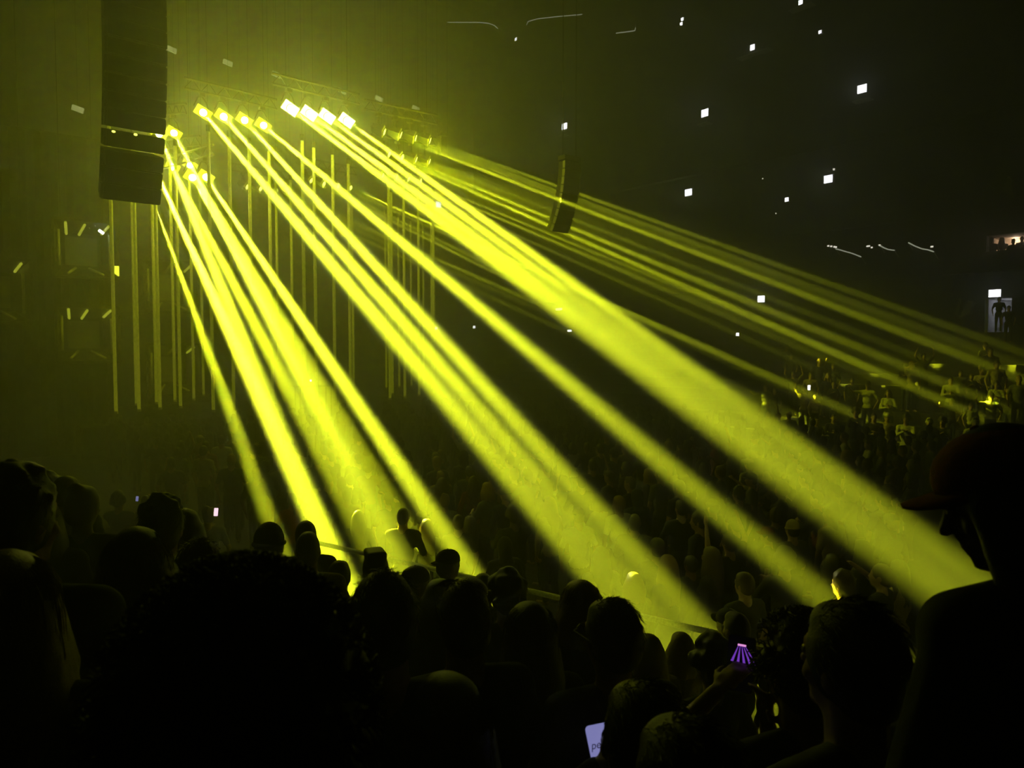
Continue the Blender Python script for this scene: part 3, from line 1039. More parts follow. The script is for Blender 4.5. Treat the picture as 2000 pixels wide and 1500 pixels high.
def person_meshes(key, H, hair, rnd, pose='down', wear=None, female=False, yaw=0.0, pitch=0.0, roll=0.0, vox=.016, dec=None, hands=None, sleeves='short',
                  shirt_x=0.0, strands=0, head_scale=1.0):
    """lay out one body in its own space (feet at 0, facing +Y) and queue its surfaces"""
    T = H - .015
    sw = .88 if female else 1.0
    M = head_matrix(T, yaw, pitch, roll) @ Matrix.Scale(head_scale, 4)
    Rh = np.array(M.to_3x3().normalized())
    body, shirt, legs = MB(), MB(), MB()
    hd = MB()
    hd.ell((0, -.005, .0), (.075, .096, .114)).ell((0, .03, -.062), (.054, .058, .06)).ell((0, .068, .028), (.056, .028, .022))
    hd.cap((0, .09, .012), .009, (0, .112, -.03), .0145).ell((0, .088, -.062), (.023, .014, .0075)).ell((0, .086, -.074), (.02, .013, .0065)).ell((0, .075, -.1), (.024, .02, .018))
    for s in (-1, 1):
        hd.ell((s * .076, -.008, -.012), (.011, .024, .033), np.array(Matrix.Rotation(s * .25, 3, 'Z')))
        hd.ell((s * .045, .055, -.03), (.024, .026, .022))
    hd.xf(M)
    body.add(hd.v, hd.f)
    V = Vector
    nk = .054 if female else .064
    body.cap((0, -.02, T - .34), nk + .012, tuple(M @ V((0, -.012, -.07))), nk)
    shx, shz = .178 * sw, T - .345
    hipz = max(.42, T - .85)

    def torso(m, g):
        m.ell((0, .0, T - .43), (.158 * sw + g, .108 + g, .15), )
        m.ell((0, .005, T - .60), (.138 * (.9 if female else 1) + g, .1 + g, .16))
        m.ell((0, -.005, hipz - .0 + .02), (.152 + g, .112 + g, .13))
        if female:
            for s in (-1, 1):
                m.ell((s * .07, .08, T - .47), (.06 + g * .5, .055 + g * .5, .06))
        for s in (-1, 1):
            m.cap((s * .03, -.015, T - .30), .045 + g * .6, (s * shx * .9, -.005, shz + .008), .055 + g)
            m.ell((s * shx, 0, shz - .01), (.06 + g, .06 + g, .065 + g))

    torso(body, 0)
    torso(shirt, .013 + shirt_x)
    P2 = POSES[pose]
    for i, s in enumerate((1, -1)):
        sh = V((s * shx, 0, shz))
        if hands and hands[i] is not None:
            tgt = V(hands[i])
        else:
            o = P2[i]
            tgt = sh + V((s * o[0], o[1], o[2]))
        el, wr = ik(sh, tgt, .285, .25, V((s * .75, -.35, -.6)))
        body.cap(tuple(sh), .052 * (.85 if female else 1), tuple(el), .039 * (.88 if female else 1), t=SPH)
        body.cap(tuple(el), .04 * (.86 if female else 1), tuple(wr), .026, t=SPH)
        fd = (wr - el).normalized()
        inward = V((-s, .15, .0))
        hand_mb(body, wr, fd, inward, .5 if pose != 'up' else .15)
        shirt.cap(tuple(sh), .066 + shirt_x, tuple(sh.lerp(el, .72 if sleeves == 'short' else 1)), .056 + shirt_x)
        if sleeves == 'long':
            shirt.cap(tuple(el), .056 + shirt_x, tuple(el.lerp(wr, .93)), .038 + shirt_x * .6)
    kz = hipz * .52
    for s in (-1, 1):
        for m, g in ((body, 0), (legs, .014)):
            m.cap((s * .085, 0, hipz), .085 + g, (s * .1, .015, kz), .056 + g)
            m.cap((s * .1, .015, kz), .057 + g, (s * .105, -.02, .1), .04 + g * 1.4)
            if m is body:
                m.cap((s * .105, -.04, .045), .042, (s * .115, .15, .034), .034, .9)
    legs.ell((0, -.005, hipz + .0), (.164, .124, .12))
    grow(key + ':body', body, vox, 2, dec)
    grow(key + ':shirt', shirt, vox * 1.15, 4, dec)
    grow(key + ':trousers', legs, max(vox * 1.3, .02), 3, dec)
    if hair and hair != 'bald':
        h = hair_mb(hair, rnd)
        h.xf(M)
        grow(key + ':hair', h, min(vox, .014) if not dec else vox * .9, 2 if hair in ('messy', 'curly', 'afro') else 4, dec)
    extra = []
    for nm, m, vx in cap_parts(wear, rnd):
        m.xf(M)
        if vx:
            grow(key + ':' + nm, m, vx if not dec else vox, 3, dec)
            extra.append((nm, None))
        else:
            extra.append((nm, m))
    if strands:
        m = MB()
        if hair in ('long', 'bob'):
            strand_mesh(m, strands, .16 if hair == 'bob' else .42, rnd)
        else:
            stubble_mesh(m, strands, hair, rnd)
        m.xf(M)
        extra.append(('loose_hairs', m))
    return dict(key=key, M=M, extra=extra, hair=hair)


def person_object(pm, loc, rz, skin, hairc, shirt, trouser, wearc='black', scale=1.0, eyes=True):
    e = empty('person', loc, rz)
    if scale != 1.0:
        e.scale = (scale,) * 3
    key = pm['key']

    def part(nm, me, m, par=e):
        if me.materials and me.materials[0] is m or not me.materials:
            if not me.materials:
                me.materials.append(m)
        o = bpy.data.objects.new(nm, me)
        COL.objects.link(o)
        o.parent = par
        if me.materials[0] is not m:
            o.material_slots[0].link = 'OBJECT'
            o.material_slots[0].material = m
        return o
    b = part('body', GROWN[key + ':body'], skin)
    part('shirt', GROWN[key + ':shirt'], CLOTH[shirt])
    part('trousers', GROWN[key + ':trousers'], CLOTH[trouser])
    if key + ':hair' in GROWN:
        part('hair', GROWN[key + ':hair'], HAIRM[hairc])
    wear = None
    for nm, m in pm['extra']:
        if m is not None and nm not in GROWN.get(key + '#', {}):
            me = m.mesh(nm)
            me.shade_smooth()
            GROWN.setdefault(key + '#', {})[nm] = me
        me = GROWN[key + ':' + nm] if m is None else GROWN[key + '#'][nm]
        if nm == 'loose_hairs':
            o = part(nm, me, HAIRM[hairc])
            o['kind'] = 'stuff'
        elif nm in ('brim', 'cap_button', 'beanie_fold'):
            part(nm, me, CLOTH[wearc], wear)
        else:
            wear = part(nm, me, CLOTH[wearc])
    if eyes:
        if 'eye' not in GROWN:
            GROWN['eye'] = MB().ell((0, 0, 0), (.012, .012, .012), t=SPHS).mesh('eye')
        for s in (-1, 1):
            o = part('eye', GROWN['eye'], eye_m)
            o.location = pm['M'] @ Vector((s * .031, .083, .006))
    return e


STAGE_AT = Vector((12.5, 31.0))


def face_stage(x, y, off=0.0):
    return math.atan2(STAGE_AT.y - y, STAGE_AT.x - x) - PI / 2 + R_(off)


# --- the people near the camera: pixel x of the head, pixel y of its top, distance, then looks
NEAR = [
 # px, top, d, hair, kw, label, shirt, hairc, extras
 (14, 905, 1.75, 'messy', dict(yaw=-.5), 'tall man with dark hair cropped by the left edge', 'black', 'black'),
 (6, 1068, 1.5, 'long', dict(female=True, strands=420), 'woman with long fair hair at the left edge, below tall man', 'black', 'fair'),
 (92, 920, 6.0, 'curly', {}, 'curly-headed person close beside a broad-shouldered man at far left', 'green', 'brown'),
 (127, 927, 5.6, 'short', dict(yaw=-.3), 'broad-shouldered short-haired man standing beyond the left heads', 'grey', 'brown'),
 (78, 982, 3.9, 'long', dict(female=True), 'dark rounded head between tall left man and rim-lit head', 'black', 'black'),
 (160, 980, 4.2, 'bun', dict(female=True, yaw=-.25), 'person with rim-lit tied hair left of the large round head', 'black', 'brown'),
 (314, 964, 3.1, 'messy', dict(yaw=-.1), 'tall bushy-haired head above and right of large round head', 'black', 'black'),
 (357, 990, 3.7, 'long', dict(female=True, yaw=-.2), 'long-haired woman just right of the tall bushy head', 'grey', 'black'),
 (263, 1024, 2.25, 'bob', dict(female=True, strands=120, yaw=-.1), 'large round head with rim-lit outline at lower left', 'black', 'brown'),
 (388, 1050, 2.55, 'short', {}, 'low dark head just above the huge curly head', 'beige', 'brown'),
 (525, 1016, 4.3, 'short', dict(wear='beanie'), 'man in knitted beanie left of the bright beam foot', 'black', 'black'),
 (597, 1015, 6.0, 'short', {}, 'short-haired man directly behind the man with big ears', 'grey', 'brown'),
 (601, 1035, 4.9, 'buzz', dict(), 'dark close-cropped man with big ears before the beam foot', 'beige', 'black'),
 (661, 1100, 5.5, 'short', dict(yaw=-.5), 'man with lit neck at the foot of brightest beam', 'beige', 'black'),
 (733, 1073, 4.9, 'flat', {}, 'man with high tapered hair above a wide dark head', 'black', 'black'),
 (748, 1110, 1.85, 'short', {}, 'wide dark smooth head below the high tapered haircut', 'black', 'black'),
 (806, 1100, 5.3, 'short', dict(wear='cap_back', yaw=-1.5), 'person in backward cap turned right beside wide dark head', 'green', 'brown'),
 (871, 1068, 6.1, 'buzz', dict(wear='cap_back', yaw=-1.35), 'man in cap, profile to the right, before the lit blond woman', 'navy', 'black'),
 (860, 1128, 3.7, 'long', dict(female=True), 'long dark-haired head between profile man and sunglasses wearer', 'black', 'black'),
 (906, 1133, 2.4, 'side', {}, 'dark-haired man with sunglasses pushed up on his head', 'black', 'black'),
 (944, 1118, 5.95, 'short', {}, 'small dark head just behind the man with sunglasses', 'black', 'black'),
 (990, 1111, 4.4, 'curly', dict(), 'curly short-haired head right of the man with sunglasses', 'black', 'black'),
 (1037, 1172, 2.8, 'long', dict(female=True, strands=160), 'long brown-haired woman with lit hair ends at centre', 'black', 'brown'),
 (1137, 1130, 3.5, 'bob', dict(female=True, strands=140, yaw=.2), 'woman with fair bobbed hair behind the man in glasses', 'black', 'fair'),
 (1199, 1166, 2.45, 'short', dict(yaw=.35), 'man in glasses with bare neck and wide shoulders at centre', 'black', 'black'),
 (1268, 1236, 4.8, 'long', dict(female=True), 'fair long-haired woman lit inside the beam beside glasses man', 'beige', 'fair'),
 (1332, 1233, 5.5, 'bob', dict(female=True), 'pale-haired person inside the beam, second right of glasses man', 'beige', 'fair'),
 (1392, 1238, 3.9, 'curly', dict(female=True), 'curly-haired person between beam foot and the close-cropped man', 'black', 'brown'),
 (1440, 1192, 5.0, 'buzz', {}, 'close-cropped man with lit ear at right of the beam foot', 'black', 'brown'),
 (1424, 1184, 5.9, 'short', dict(wear='cap'), 'dark cap just behind the close-cropped man', 'black', 'black'),
 (1566, 1206, 2.1, 'curly', dict(), 'curly-haired person filming with a raised phone', 'black', 'black'),
 (1264, 1330, 1.5, 'short', dict(female=True), 'dark head holding a lavender phone screen at bottom centre', 'black', 'black'),
 (1352, 1400, 1.12, 'short', {}, 'big dark head with lit left edge at the bottom', 'black', 'black'),
 (878, 1312, 1.66, 'long', dict(female=True, strands=260), 'brown-haired woman with parted hair at bottom centre', 'black', 'brown'),
 (462, 1066, .86, 'afro', {}, 'huge dark curly head filling the lower left', 'black', 'black'),
 (2046, 792, 1.3, 'long', dict(wear='cap', yaw=.68, pitch=.42), 'very close dark profile in a rust-red cap at right edge', 'black', 'black'),
 (1672, 1168, 1.5, 'short', {}, 'blurred dark head low between filming person and red cap', 'black', 'black'),
]
WEARC = {35: 'red', 10: 'black', 16: 'navy', 17: 'black', 29: 'black'}
near_specs = []
rnd = random.Random(11)
for i, (px, top, d, hair, kw, lab, shirt, hairc) in enumerate(NEAR):
    p = P(px, top, d)
    g = ground(p.x, p.y)
    pad = {'afro': .095, 'curly': .035, 'flat': .012, 'messy': .015, 'bun': .02}.get(hair, .008)
    if kw.get('wear'):
        pad = .02
    H = max(1.28, min(2.5, p.z - g - pad))
    kw = dict(kw)
    rz = face_stage(p.x, p.y, rnd.uniform(-8, 8))
    if i == 30:      # filming: right hand to the phone
        ph_at = P(1446, 1296, 2.35)
        inv = (Matrix.Translation((p.x, p.y, g)) @ Matrix.Rotation(rz, 4, 'Z')).inverted()
        lh = inv @ P(1398, 1352, 2.3)
        rh = inv @ P(1500, 1420, 2.2)
        kw['hands'] = (tuple(rh), tuple(lh))
    if i == 31:
        inv = (Matrix.Translation((p.x, p.y, g)) @ Matrix.Rotation(rz, 4, 'Z')).inverted()
        kw['hands'] = (None, tuple(inv @ P(1172, 1500, 1.70)))
    if d < 3.2 and not kw.get('wear') and 'strands' not in kw:
        kw['strands'] = {'afro': 1300, 'long': 160, 'bob': 120, 'curly': 500}.get(hair, 420)
    vox = max(.010, min(.016, .004 * d + .005))
    if i in (30, 31):
        vox = .0085
    pm = person_meshes(f'near{i}', H, hair, random.Random(100 + i), vox=vox, sleeves='long' if i % 3 else 'short', **kw)
    near_specs.append((pm, (p.x, p.y, g), rz, i, shirt, hairc, lab))

# --- prototypes for the crowd
PROTO = [
 ('short', 'down', None, False, 'short'), ('long', 'down', None, True, 'long'), ('messy', 'down', None, False, 'short'), ('short', 'down', 'cap', False, 'short'),
 ('bob', 'fold', None, True, 'long'), ('buzz', 'fold', None, False, 'long'), ('tail', 'phone_one', None, True, 'short'), ('curly', 'clap', None, False, 'long'),
 ('short', 'up', None, False, 'short'), ('short', 'down', 'hood', False, 'long'), ('long', 'wave', None, True, 'short'), ('short', 'down', 'beanie', False, 'long'),
 ('buzz', 'point', 'cap', False, 'short'), ('short', 'out', None, False, 'short'), ('bun', 'drink', None, True, 'long')]
protos = []
for i, (hair, pose, wear, fem, sl) in enumerate(PROTO):
    protos.append(person_meshes(f'proto{i}', 1.62 if fem else 1.76, hair, random.Random(300 + i), pose=pose, wear=wear, female=fem, vox=.021, dec=.42, sleeves=sl,
                                yaw=random.Random(i).uniform(-.3, .3)))
PH = [1.62 if q[3] else 1.76 for q in PROTO]
run_jobs()

for pm, loc, rz, i, shirt, hairc, lab in near_specs:
    e = person_object(pm, loc, rz, SKIN[i % 3 if i not in (12, 13, 24, 28) else 0], hairc, shirt, ('denim', 'black', 'navy')[i % 3], WEARC.get(i, 'black'))
    tag(e, lab, 'person')
    M = pm['M']
    if i in (19, 24):      # sunglasses on the hair / spectacles
        up = i == 19
        tilt = Matrix.Translation((0, 0, .032)) @ Matrix.Rotation(R_(45), 4, 'X') if up else Matrix.Identity(4)
        fm = MB()
        for s in (-1, 1):
            fm.tube([(s * .033 + math.cos(a) * .027, .104, .004 + math.sin(a) * .02) for a in [2 * PI * k / 12 for k in range(13)]], .0028, 5)
            fm.tube([(s * .06, .102, .01), (s * .084, .09, .012), (s * .09, .0, .006), (s * .086, -.02, -.01)], .0028, 5)
        fm.tube([(-.007, .107, .008), (0, .109, .011), (.007, .107, .008)], .0028, 5)
        fm.xf(M @ tilt)
        fr = fm.build('glasses_frame', palesteel if not up else black, e)
        for s in (-1, 1):
            lm = MB().cyl((s * .033, .103, .004), (s * .033, .105, .004), .024, seg=14)
            lm.xf(M @ tilt)
            lm.build('lens', mat('tinted_lens', (.03, .03, .03), .08, bump=0), fr)

# --- phones
phone_m = mat('phone_glass_black', (0.01, 0.01, 0.012), 0.15, bump=0)


def phone(loc, w, h, normal, roll, label, screen_m, art=None):
    """a phone whose screen looks along normal"""
    n = Vector(normal).normalized()
    B = frame_of(n)
    Rz = Matrix([list(r) for r in B]).to_4x4() @ Matrix.Rotation(roll, 4, 'Z')
    e = empty('phone', loc)
    e.rotation_euler = Rz.to_euler()
    tag(e, label, 'phone')
    vs, fs = [], []
    n_ = 6
    out = []
    for cx, cy, a0 in ((1, 1, 0), (-1, 1, 90), (-1, -1, 180), (1, -1, 270)):
        for k in range(n_):
            a = R_(a0 + 90 * k / (n_ - 1))
            r = w * .13
            out.append((cx * (w / 2 - r) + math.cos(a) * r, cy * (h / 2 - r) + math.sin(a) * r))
    q = len(out)
    b = MB().add([(x, y, -.008) for x, y in out] + [(x, y, 0) for x, y in out], [tuple(range(q - 1, -1, -1)), tuple(range(q, 2 * q))] + [(k, (k + 1) % q, q + (k + 1) % q, q + k) for k in range(q)])
    b.build('phone_case', phone_m, e)
    b = MB().add([(x * .95, y * .97, .0005) for x, y in out] + [(x * .95, y * .97, .0015) for x, y in out], [tuple(range(q - 1, -1, -1)), tuple(range(q, 2 * q))] + [(k, (k + 1) % q, q + (k + 1) % q, q + k) for k in range(q)])
    s = b.build('screen', screen_m, e)
    MB().box((-w * .28, h * .4, -.0095), (w * .3, w * .3, .003)).build('camera_bump', phone_m, e)
    if art:
        art(s, w, h)
    return e


lav = mat('screen_lavender', (.5, .5, .8), .3, emit=.55, ecol=(.36, .36, .80), bump=0)
lav.cycles.emission_sampling = 'AUTO'
dark_screen = mat('screen_dark', (.01, .01, .012), .2, bump=0, emit=.0008, ecol=(.4, .3, .6))
pink_on = mat('screen_pink', (.8, .3, .8), .3, bump=0, emit=1.0, ecol=(.9, .35, .8))
purple_on = mat('screen_purple', (.3, .1, .6), .3, bump=0, emit=.5, ecol=(.32, .08, .9))
ink = mat('screen_ink', (.02, .02, .05), .5, bump=0)


def note_text(s, w, h):
    c = bpy.data.curves.new('note_text', 'FONT')
    c.body = 'per'
    c.size = .024
    c.shear = .25
    c.align_x = 'CENTER'
    o = bpy.data.objects.new('note_text', c)
    COL.objects.link(o)
    bpy.context.view_layer.update()
    me = bpy.data.meshes.new_from_object(o.evaluated_get(bpy.context.evaluated_depsgraph_get()))
    bpy.data.objects.remove(o)
    me.materials.clear()
    me.materials.append(ink)
    t = bpy.data.objects.new('handwritten_note', me)
    COL.objects.link(t)
    t.parent = s
    t.location = (-w * .2, h * .16, .002)


def stage_art(s, w, h):
    m = MB().box((0, h * .33, .0022), (w * .3, .006, .001))
    m.build('stage_glow', pink_on, s)
    for k in range(5):
        x = -w * .12 + k * w * .06
        m = MB()
        dx = (k - 1.2) * w * .16
        m.add([(x - .001, h * .315, .002), (x + .001, h * .315, .002), (x + dx + .004, h * .02, .002), (x + dx - .004, h * .02, .002),
               (x - .001, h * .315, .0026), (x + .001, h * .315, .0026), (x + dx + .004, h * .02, .0026), (x + dx - .004, h * .02, .0026)],
              [(3, 2, 1, 0), (4, 5, 6, 7), (0, 1, 5, 4), (1, 2, 6, 5), (2, 3, 7, 6), (3, 0, 4, 7)])
        m.build('stage_ray', purple_on, s)


def toward_eye(p, up=0.0):
    v = EYE - p
    return v.normalized() + Vector((0, 0, up))


pp = P(1446, 1296, 2.36)
phone(pp, .085, .17, toward_eye(pp), R_(-4), 'raised dark phone filming a small purple stage', dark_screen, stage_art)
pp = P(1186, 1482, 1.74)
phone(pp, .078, .16, toward_eye(pp, .1), R_(14), 'phone with bright lavender screen and scribbled note at bottom centre', lav, note_text)


# --- people told apart by the light on them, on the floor behind the near barrier
def floor_person_at(px, top, H):
    d = 5.0
    for _ in range(30):
        q = P(px, top, d)
        d *= (EYE.z - H) / max(.05, EYE.z - q.z)
    q = P(px, top, d)
    return q, d


def proto_person(i, q, gz, H, off, skin, hairc, shirt, trouser, wearc, eyes=False):
    return person_object(protos[i], (q.x, q.y, gz), face_stage(q.x, q.y, off), SKIN[skin], hairc, shirt, trouser, wearc, H / (PH[i] + (.02 if PROTO[i][2] else .005)), eyes)


taken = []
MID = [  # px, top, prototype, H, turn, skin, hair, shirt, headwear colour, label
 (787, 990, 5, 1.84, -30, 0, 'black', 'black', 'black', 'short-haired man with bright-lit head before the blond woman'),
 (833, 1012, 1, 1.58, 10, 0, 'fair', 'white', 'black', 'blond long-haired woman in pale coat, lit strongly in the beam'),
 (823, 995, 3, 1.56, -60, 0, 'brown', 'grey', 'beige', 'person in cap directly beyond the lit blond woman'),
 (918, 1006, 1, 1.56, 30, 0, 'brown', 'black', 'black', 'dark long-haired head with bright outline right of the blond woman'),
 (895, 1004, 0, 1.66, -20, 0, 'brown', 'black', 'black', 'dark round head right of the lit blond woman'),
 (985, 1046, 9, 1.66, 0, 0, 'brown', 'black', 'black', 'hooded person with wide shoulders between left and middle beams'),
 (1240, 1002, 5, 1.78, -40, 0, 'grey', 'grey', 'black', 'pale-headed man right of the broad middle beam'),
 (1284, 1047, 3, 1.75, -20, 0, 'brown', 'grey', 'grey', 'person in light cap right of the broad middle beam'),
 (1305, 1082, 1, 1.72, 10, 0, 'fair', 'black', 'black', 'long-haired woman with lit hair right of the middle beam'),
 (1350, 1084, 0, 1.54, -10, 1, 'black', 'black', 'black', 'round dark head, first of two between the right beams'),
 (1390, 1066, 1, 1.74, 25, 0, 'brown', 'black', 'black', 'long-haired head, second of two dark heads between beams'),
 (1455, 1116, 0, 1.76, -5, 0, 'brown', 'black', 'black', 'dark round-headed man with wide back near the right beam foot'),
 (1238, 1116, 4, 1.64, 0, 0, 'fair', 'beige', 'black', 'fair bobbed head inside the foot of the broad middle beam'),
 (1548, 1012, 11, 1.76, -15, 0, 'black', 'grey', 'beige', 'person in pale beanie just left of the rightmost beam'),
 (1500, 1026, 3, 1.6, 35, 0, 'brown', 'black', 'red', 'person in red cap beside the pale beanie'),
 (1425, 1040, 8, 1.74, 0, 0, 'brown', 'black', 'black', 'person with both arms up under the narrower right beam'),
 (232, 962, 7, 1.74, -10, 1, 'black', 'black', 'black', 'curly-headed person clapping, beyond the left heads'),
 (285, 966, 6, 1.54, 5, 0, 'brown', 'black', 'black', 'ponytailed person lifting a phone beyond the bushy head'),
 (407, 990, 2, 1.72, 0, 0, 'brown', 'grey', 'black', 'messy-haired person holding up a pink-lit phone'),
 (335, 892, 0, 1.76, 0, 0, 'black', 'black', 'black', 'lone dark head against the stage foot'),
]
for (px, top, i, H, off, sk, hc, shirt, wc, lab) in MID:
    q, d = floor_person_at(px, top, H)
    e = proto_person(i, q, 0.0, H, off, sk, hc, shirt, 'black', wc, True)
    tag(e, lab, 'person')
    taken.append((q.x, q.y))
for px, py, wpx, lab, dd in ((422, 1000, 8, 'small pink-lit phone raised at left among dim heads', .25), (268, 974, 5, 'tiny bluish phone screen near the tall bushy head', .3)):
    q, d = floor_person_at(px if px > 300 else 285, 990 if px > 300 else 966, 1.72)
    pp = P(px, py, d - .3)
    phone(pp, wpx / F * (d - .3), 2 * wpx / F * (d - .3), toward_eye(pp), R_(-6), lab, mat('screen_pinkish', (.8, .6, .7), .3, emit=1.6, ecol=(1, .7, .8), bump=0) if px > 300 else lav)
    hb = MB()

# --- people on the far stand and its front rows
FAR = [  # px, top, prototype, turn, skin, hair, shirt, headwear, label
 (1857, 735, 5, 0, 'black', 'white', 'black', 'brightest man in white tee with folded arms on far stand'),
 (1876, 722, 0, 0, 'brown', 'grey', 'black', 'dim face just up right of the brightest white tee man'),
 (1897, 729, 14, 0, 'brown', 'black', 'black', 'dim face in dark top, second up right of white tee man'),
 (1917, 718, 5, 1, 'black', 'beige', 'black', 'bald lit head above the far right group'),
 (1946, 703, 0, 0, 'brown', 'beige', 'black', 'person bending in beige shirt where the top beam ends'),
 (1946, 743, 4, 0, 'brown', 'white', 'black', 'person with crossed pale arms below the beige shirt person'),
 (1990, 733, 0, 0, 'fair', 'grey', 'black', 'person cut by the right edge on the far stand'),
 (1936, 766, 12, 0, 'brown', 'white', 'beige', 'person in bright lit shirt leaning at far right'),
 (1969, 757, 1, 0, 'brown', 'black', 'black', 'narrow lit face, left of two at far right'),
 (1980, 754, 1, 0, 'black', 'navy', 'black', 'narrow lit face, right of two at far right'),
 (1664, 737, 0, 0, 'brown', 'black', 'black', 'person in open dark jacket standing mid far stand'),
 (1695, 744, 12, 0, 'brown', 'white', 'black', 'person in white tee pointing, mid far stand'),
 (1735, 760, 4, 0, 'brown', 'white', 'black', 'person in pale top with dark strap, mid far stand'),
 (1628, 746, 14, 0, 'fair', 'black', 'black', 'person holding a drink near face, mid far stand'),
 (1571, 752, 10, 0, 'brown', 'beige', 'black', 'person in beige tee raising one arm by white phone light'),
 (1550, 724, 8, 0, 'black', 'grey', 'black', 'person with both arms raised in ring above the phone light'),
 (1583, 726, 0, 0, 'brown', 'beige', 'black', 'dim person right of the raised-arm ring'),
 (1617, 728, 1, 0, 'fair', 'black', 'black', 'dim long-haired person high between two faint beams'),
 (1600, 700, 0, 0, 'brown', 'black', 'black', 'dim person with pale strip of shirt under third faint beam'),
 (1627, 710, 10, 0, 'brown', 'grey', 'black', 'dim person with raised arm under the third faint beam'),
 (1781, 704, 6, 0, 'fair', 'beige', 'black', 'person in beige dress lifting a phone under faint beam'),
 (1770, 711, 7, 0, 'black', 'black', 'black', 'dark person just left of the beige dress'),
 (1804, 689, 8, 0, 'black', 'grey', 'black', 'person with arms raised high right of the beige dress'),
 (1495, 750, 13, 0, 'brown', 'grey', 'black', 'dim person with arms out at left end of far stand'),
 (1513, 757, 0, 0, 'brown', 'green', 'black', 'dim person beside the arms-out one at left end'),
 (1545, 690, 0, 0, 'brown', 'grey', 'black', 'faint person up left on the far stand'),
 (1537, 673, 1, 0, 'brown', 'black', 'black', 'faintest long-haired person highest at left on far stand'),
 (1925, 668, 14, 0, 'brown', 'grey', 'black', 'faint couple member up high below the lit way out'),
 (1934, 678, 0, 0, 'brown', 'black', 'black', 'faint dark person up high below the lit way out'),
 (1858, 777, 12, 0, 'black', 'black', 'white', 'man in glaring white cap and black tee pointing left'),
 (1896, 787, 0, 0, 'brown', 'white', 'black', 'lit person right behind the white-capped man'),
 (1905, 806, 11, 0, 'brown', 'white', 'white', 'bright white beanie low at far right'),
 (1592, 770, 9, 0, 'brown', 'beige', 'beige', 'person in pale hooded jacket at front of far stand'),
 (1815, 816, 11, 0, 'brown', 'black', 'white', 'bright white beanie in the far front row'),
 (1841, 815, 7, 1, 'black', 'black', 'black', 'dark curly head right of the bright white beanie'),
 (1770, 809, 7, 1, 'black', 'white', 'black', 'dark curly head over white shirt, far front row'),
 (1733, 806, 3, 0, 'brown', 'beige', 'white', 'bright cap in middle of the far front row'),
 (1707, 806, 5, 0, 'brown', 'black', 'black', 'warm-lit bald head in the far front row'),
 (1672, 797, 7, 1, 'black', 'black', 'black', 'tall dark curly head in the far front row'),
 (1628, 808, 5, 0, 'brown', 'black', 'black', 'small lit bald head left of the tall curly head'),
 (1595, 818, 0, 0, 'fair', 'black', 'black', 'round dark head with one bright edge, far front row'),
 (1541, 803, 3, 0, 'brown', 'grey', 'beige', 'person in pale cap near left of far front row'),
 (1500, 799, 8, 0, 'brown', 'black', 'black', 'person with arms up round bright cap, left of far row'),
 (1521, 806, 0, 0, 'brown', 'black', 'black', 'narrow lit face between arms-up person and pale cap'),
]
far_used = []
for n, (px, top, i, sk, hc, shirt, wc, lab) in enumerate(FAR):
    best = None
    H0 = 1.64 if PROTO[i][3] else 1.76
    for c in [24.55 - .75 * (n % 2)] + [26.0 + .9 * k + (.25, .65)[n % 2] for k in range(10)]:
        q = P_x(px, top, c)
        H = q.z - ground(c, 0)
        if best is None or abs(H - H0) < abs(best[1] - H0):
            best = (q, H, c)
    q, H, c = best
    H = max(1.35, min(2.05, H))
    while any(abs(q.x - a) < .3 and abs(q.y - b) < .42 for a, b in far_used + taken):
        q = q + (q - EYE).normalized().xy.to_3d() * .12
        if abs(q.x - c) > .35:
            break
    far_used.append((q.x, q.y))
    if px == 1571:
        wave_d = px_of(q)[2]
    e = person_object(protos[i], (q.x, q.y, ground(c, 0)), PI / 2 + .5 + random.uniform(-.3, .3), SKIN[sk], hc, shirt, ('denim', 'black', 'navy')[n % 3], wc, H / PH[i], True)
    tag(e, lab, 'person')
pp = P(1580, 757, wave_d - .15)
phone(pp, .10, .19, toward_eye(pp), 0, 'white phone light held up on the far stand', white_lamp)

# silhouettes in the lit box and by the way out
for k, (px, top) in enumerate(((1937, 464), (1957, 462), (1979, 467), (1996, 461))):
    q = P_x(px, top, X_FAR + (.6, 1.15)[k % 2])
    gz = zb[0] - 0.95
    e = person_object(protos[(0, 1, 2, 5)[k]], (q.x, q.y, gz), PI / 2 + .3, SKIN[1], 'black', 'black', 'black', 'black', (q.z - gz) / PH[(0, 1, 2, 5)[k]], False)
    tag(e, f'dark silhouette in the lit box at right edge, {ORD[k]} from left', 'person')
for k, (px, top, lab) in enumerate(((1951, 597, 'dark silhouette before the lit way out'), (1970, 603, 'second dark silhouette right of the one before way out'))):
    q = P_x(px, top, 34.5 - .9 * k)
    gz = ground(34.5 - .9 * k, 0)
    H = max(1.45, q.z - gz)
    e = person_object(protos[0], (q.x, q.y, gz), PI / 2 + .3, SKIN[1], 'black', 'black', 'black', 'black', H / PH[0], False)
    tag(e, lab, 'person')

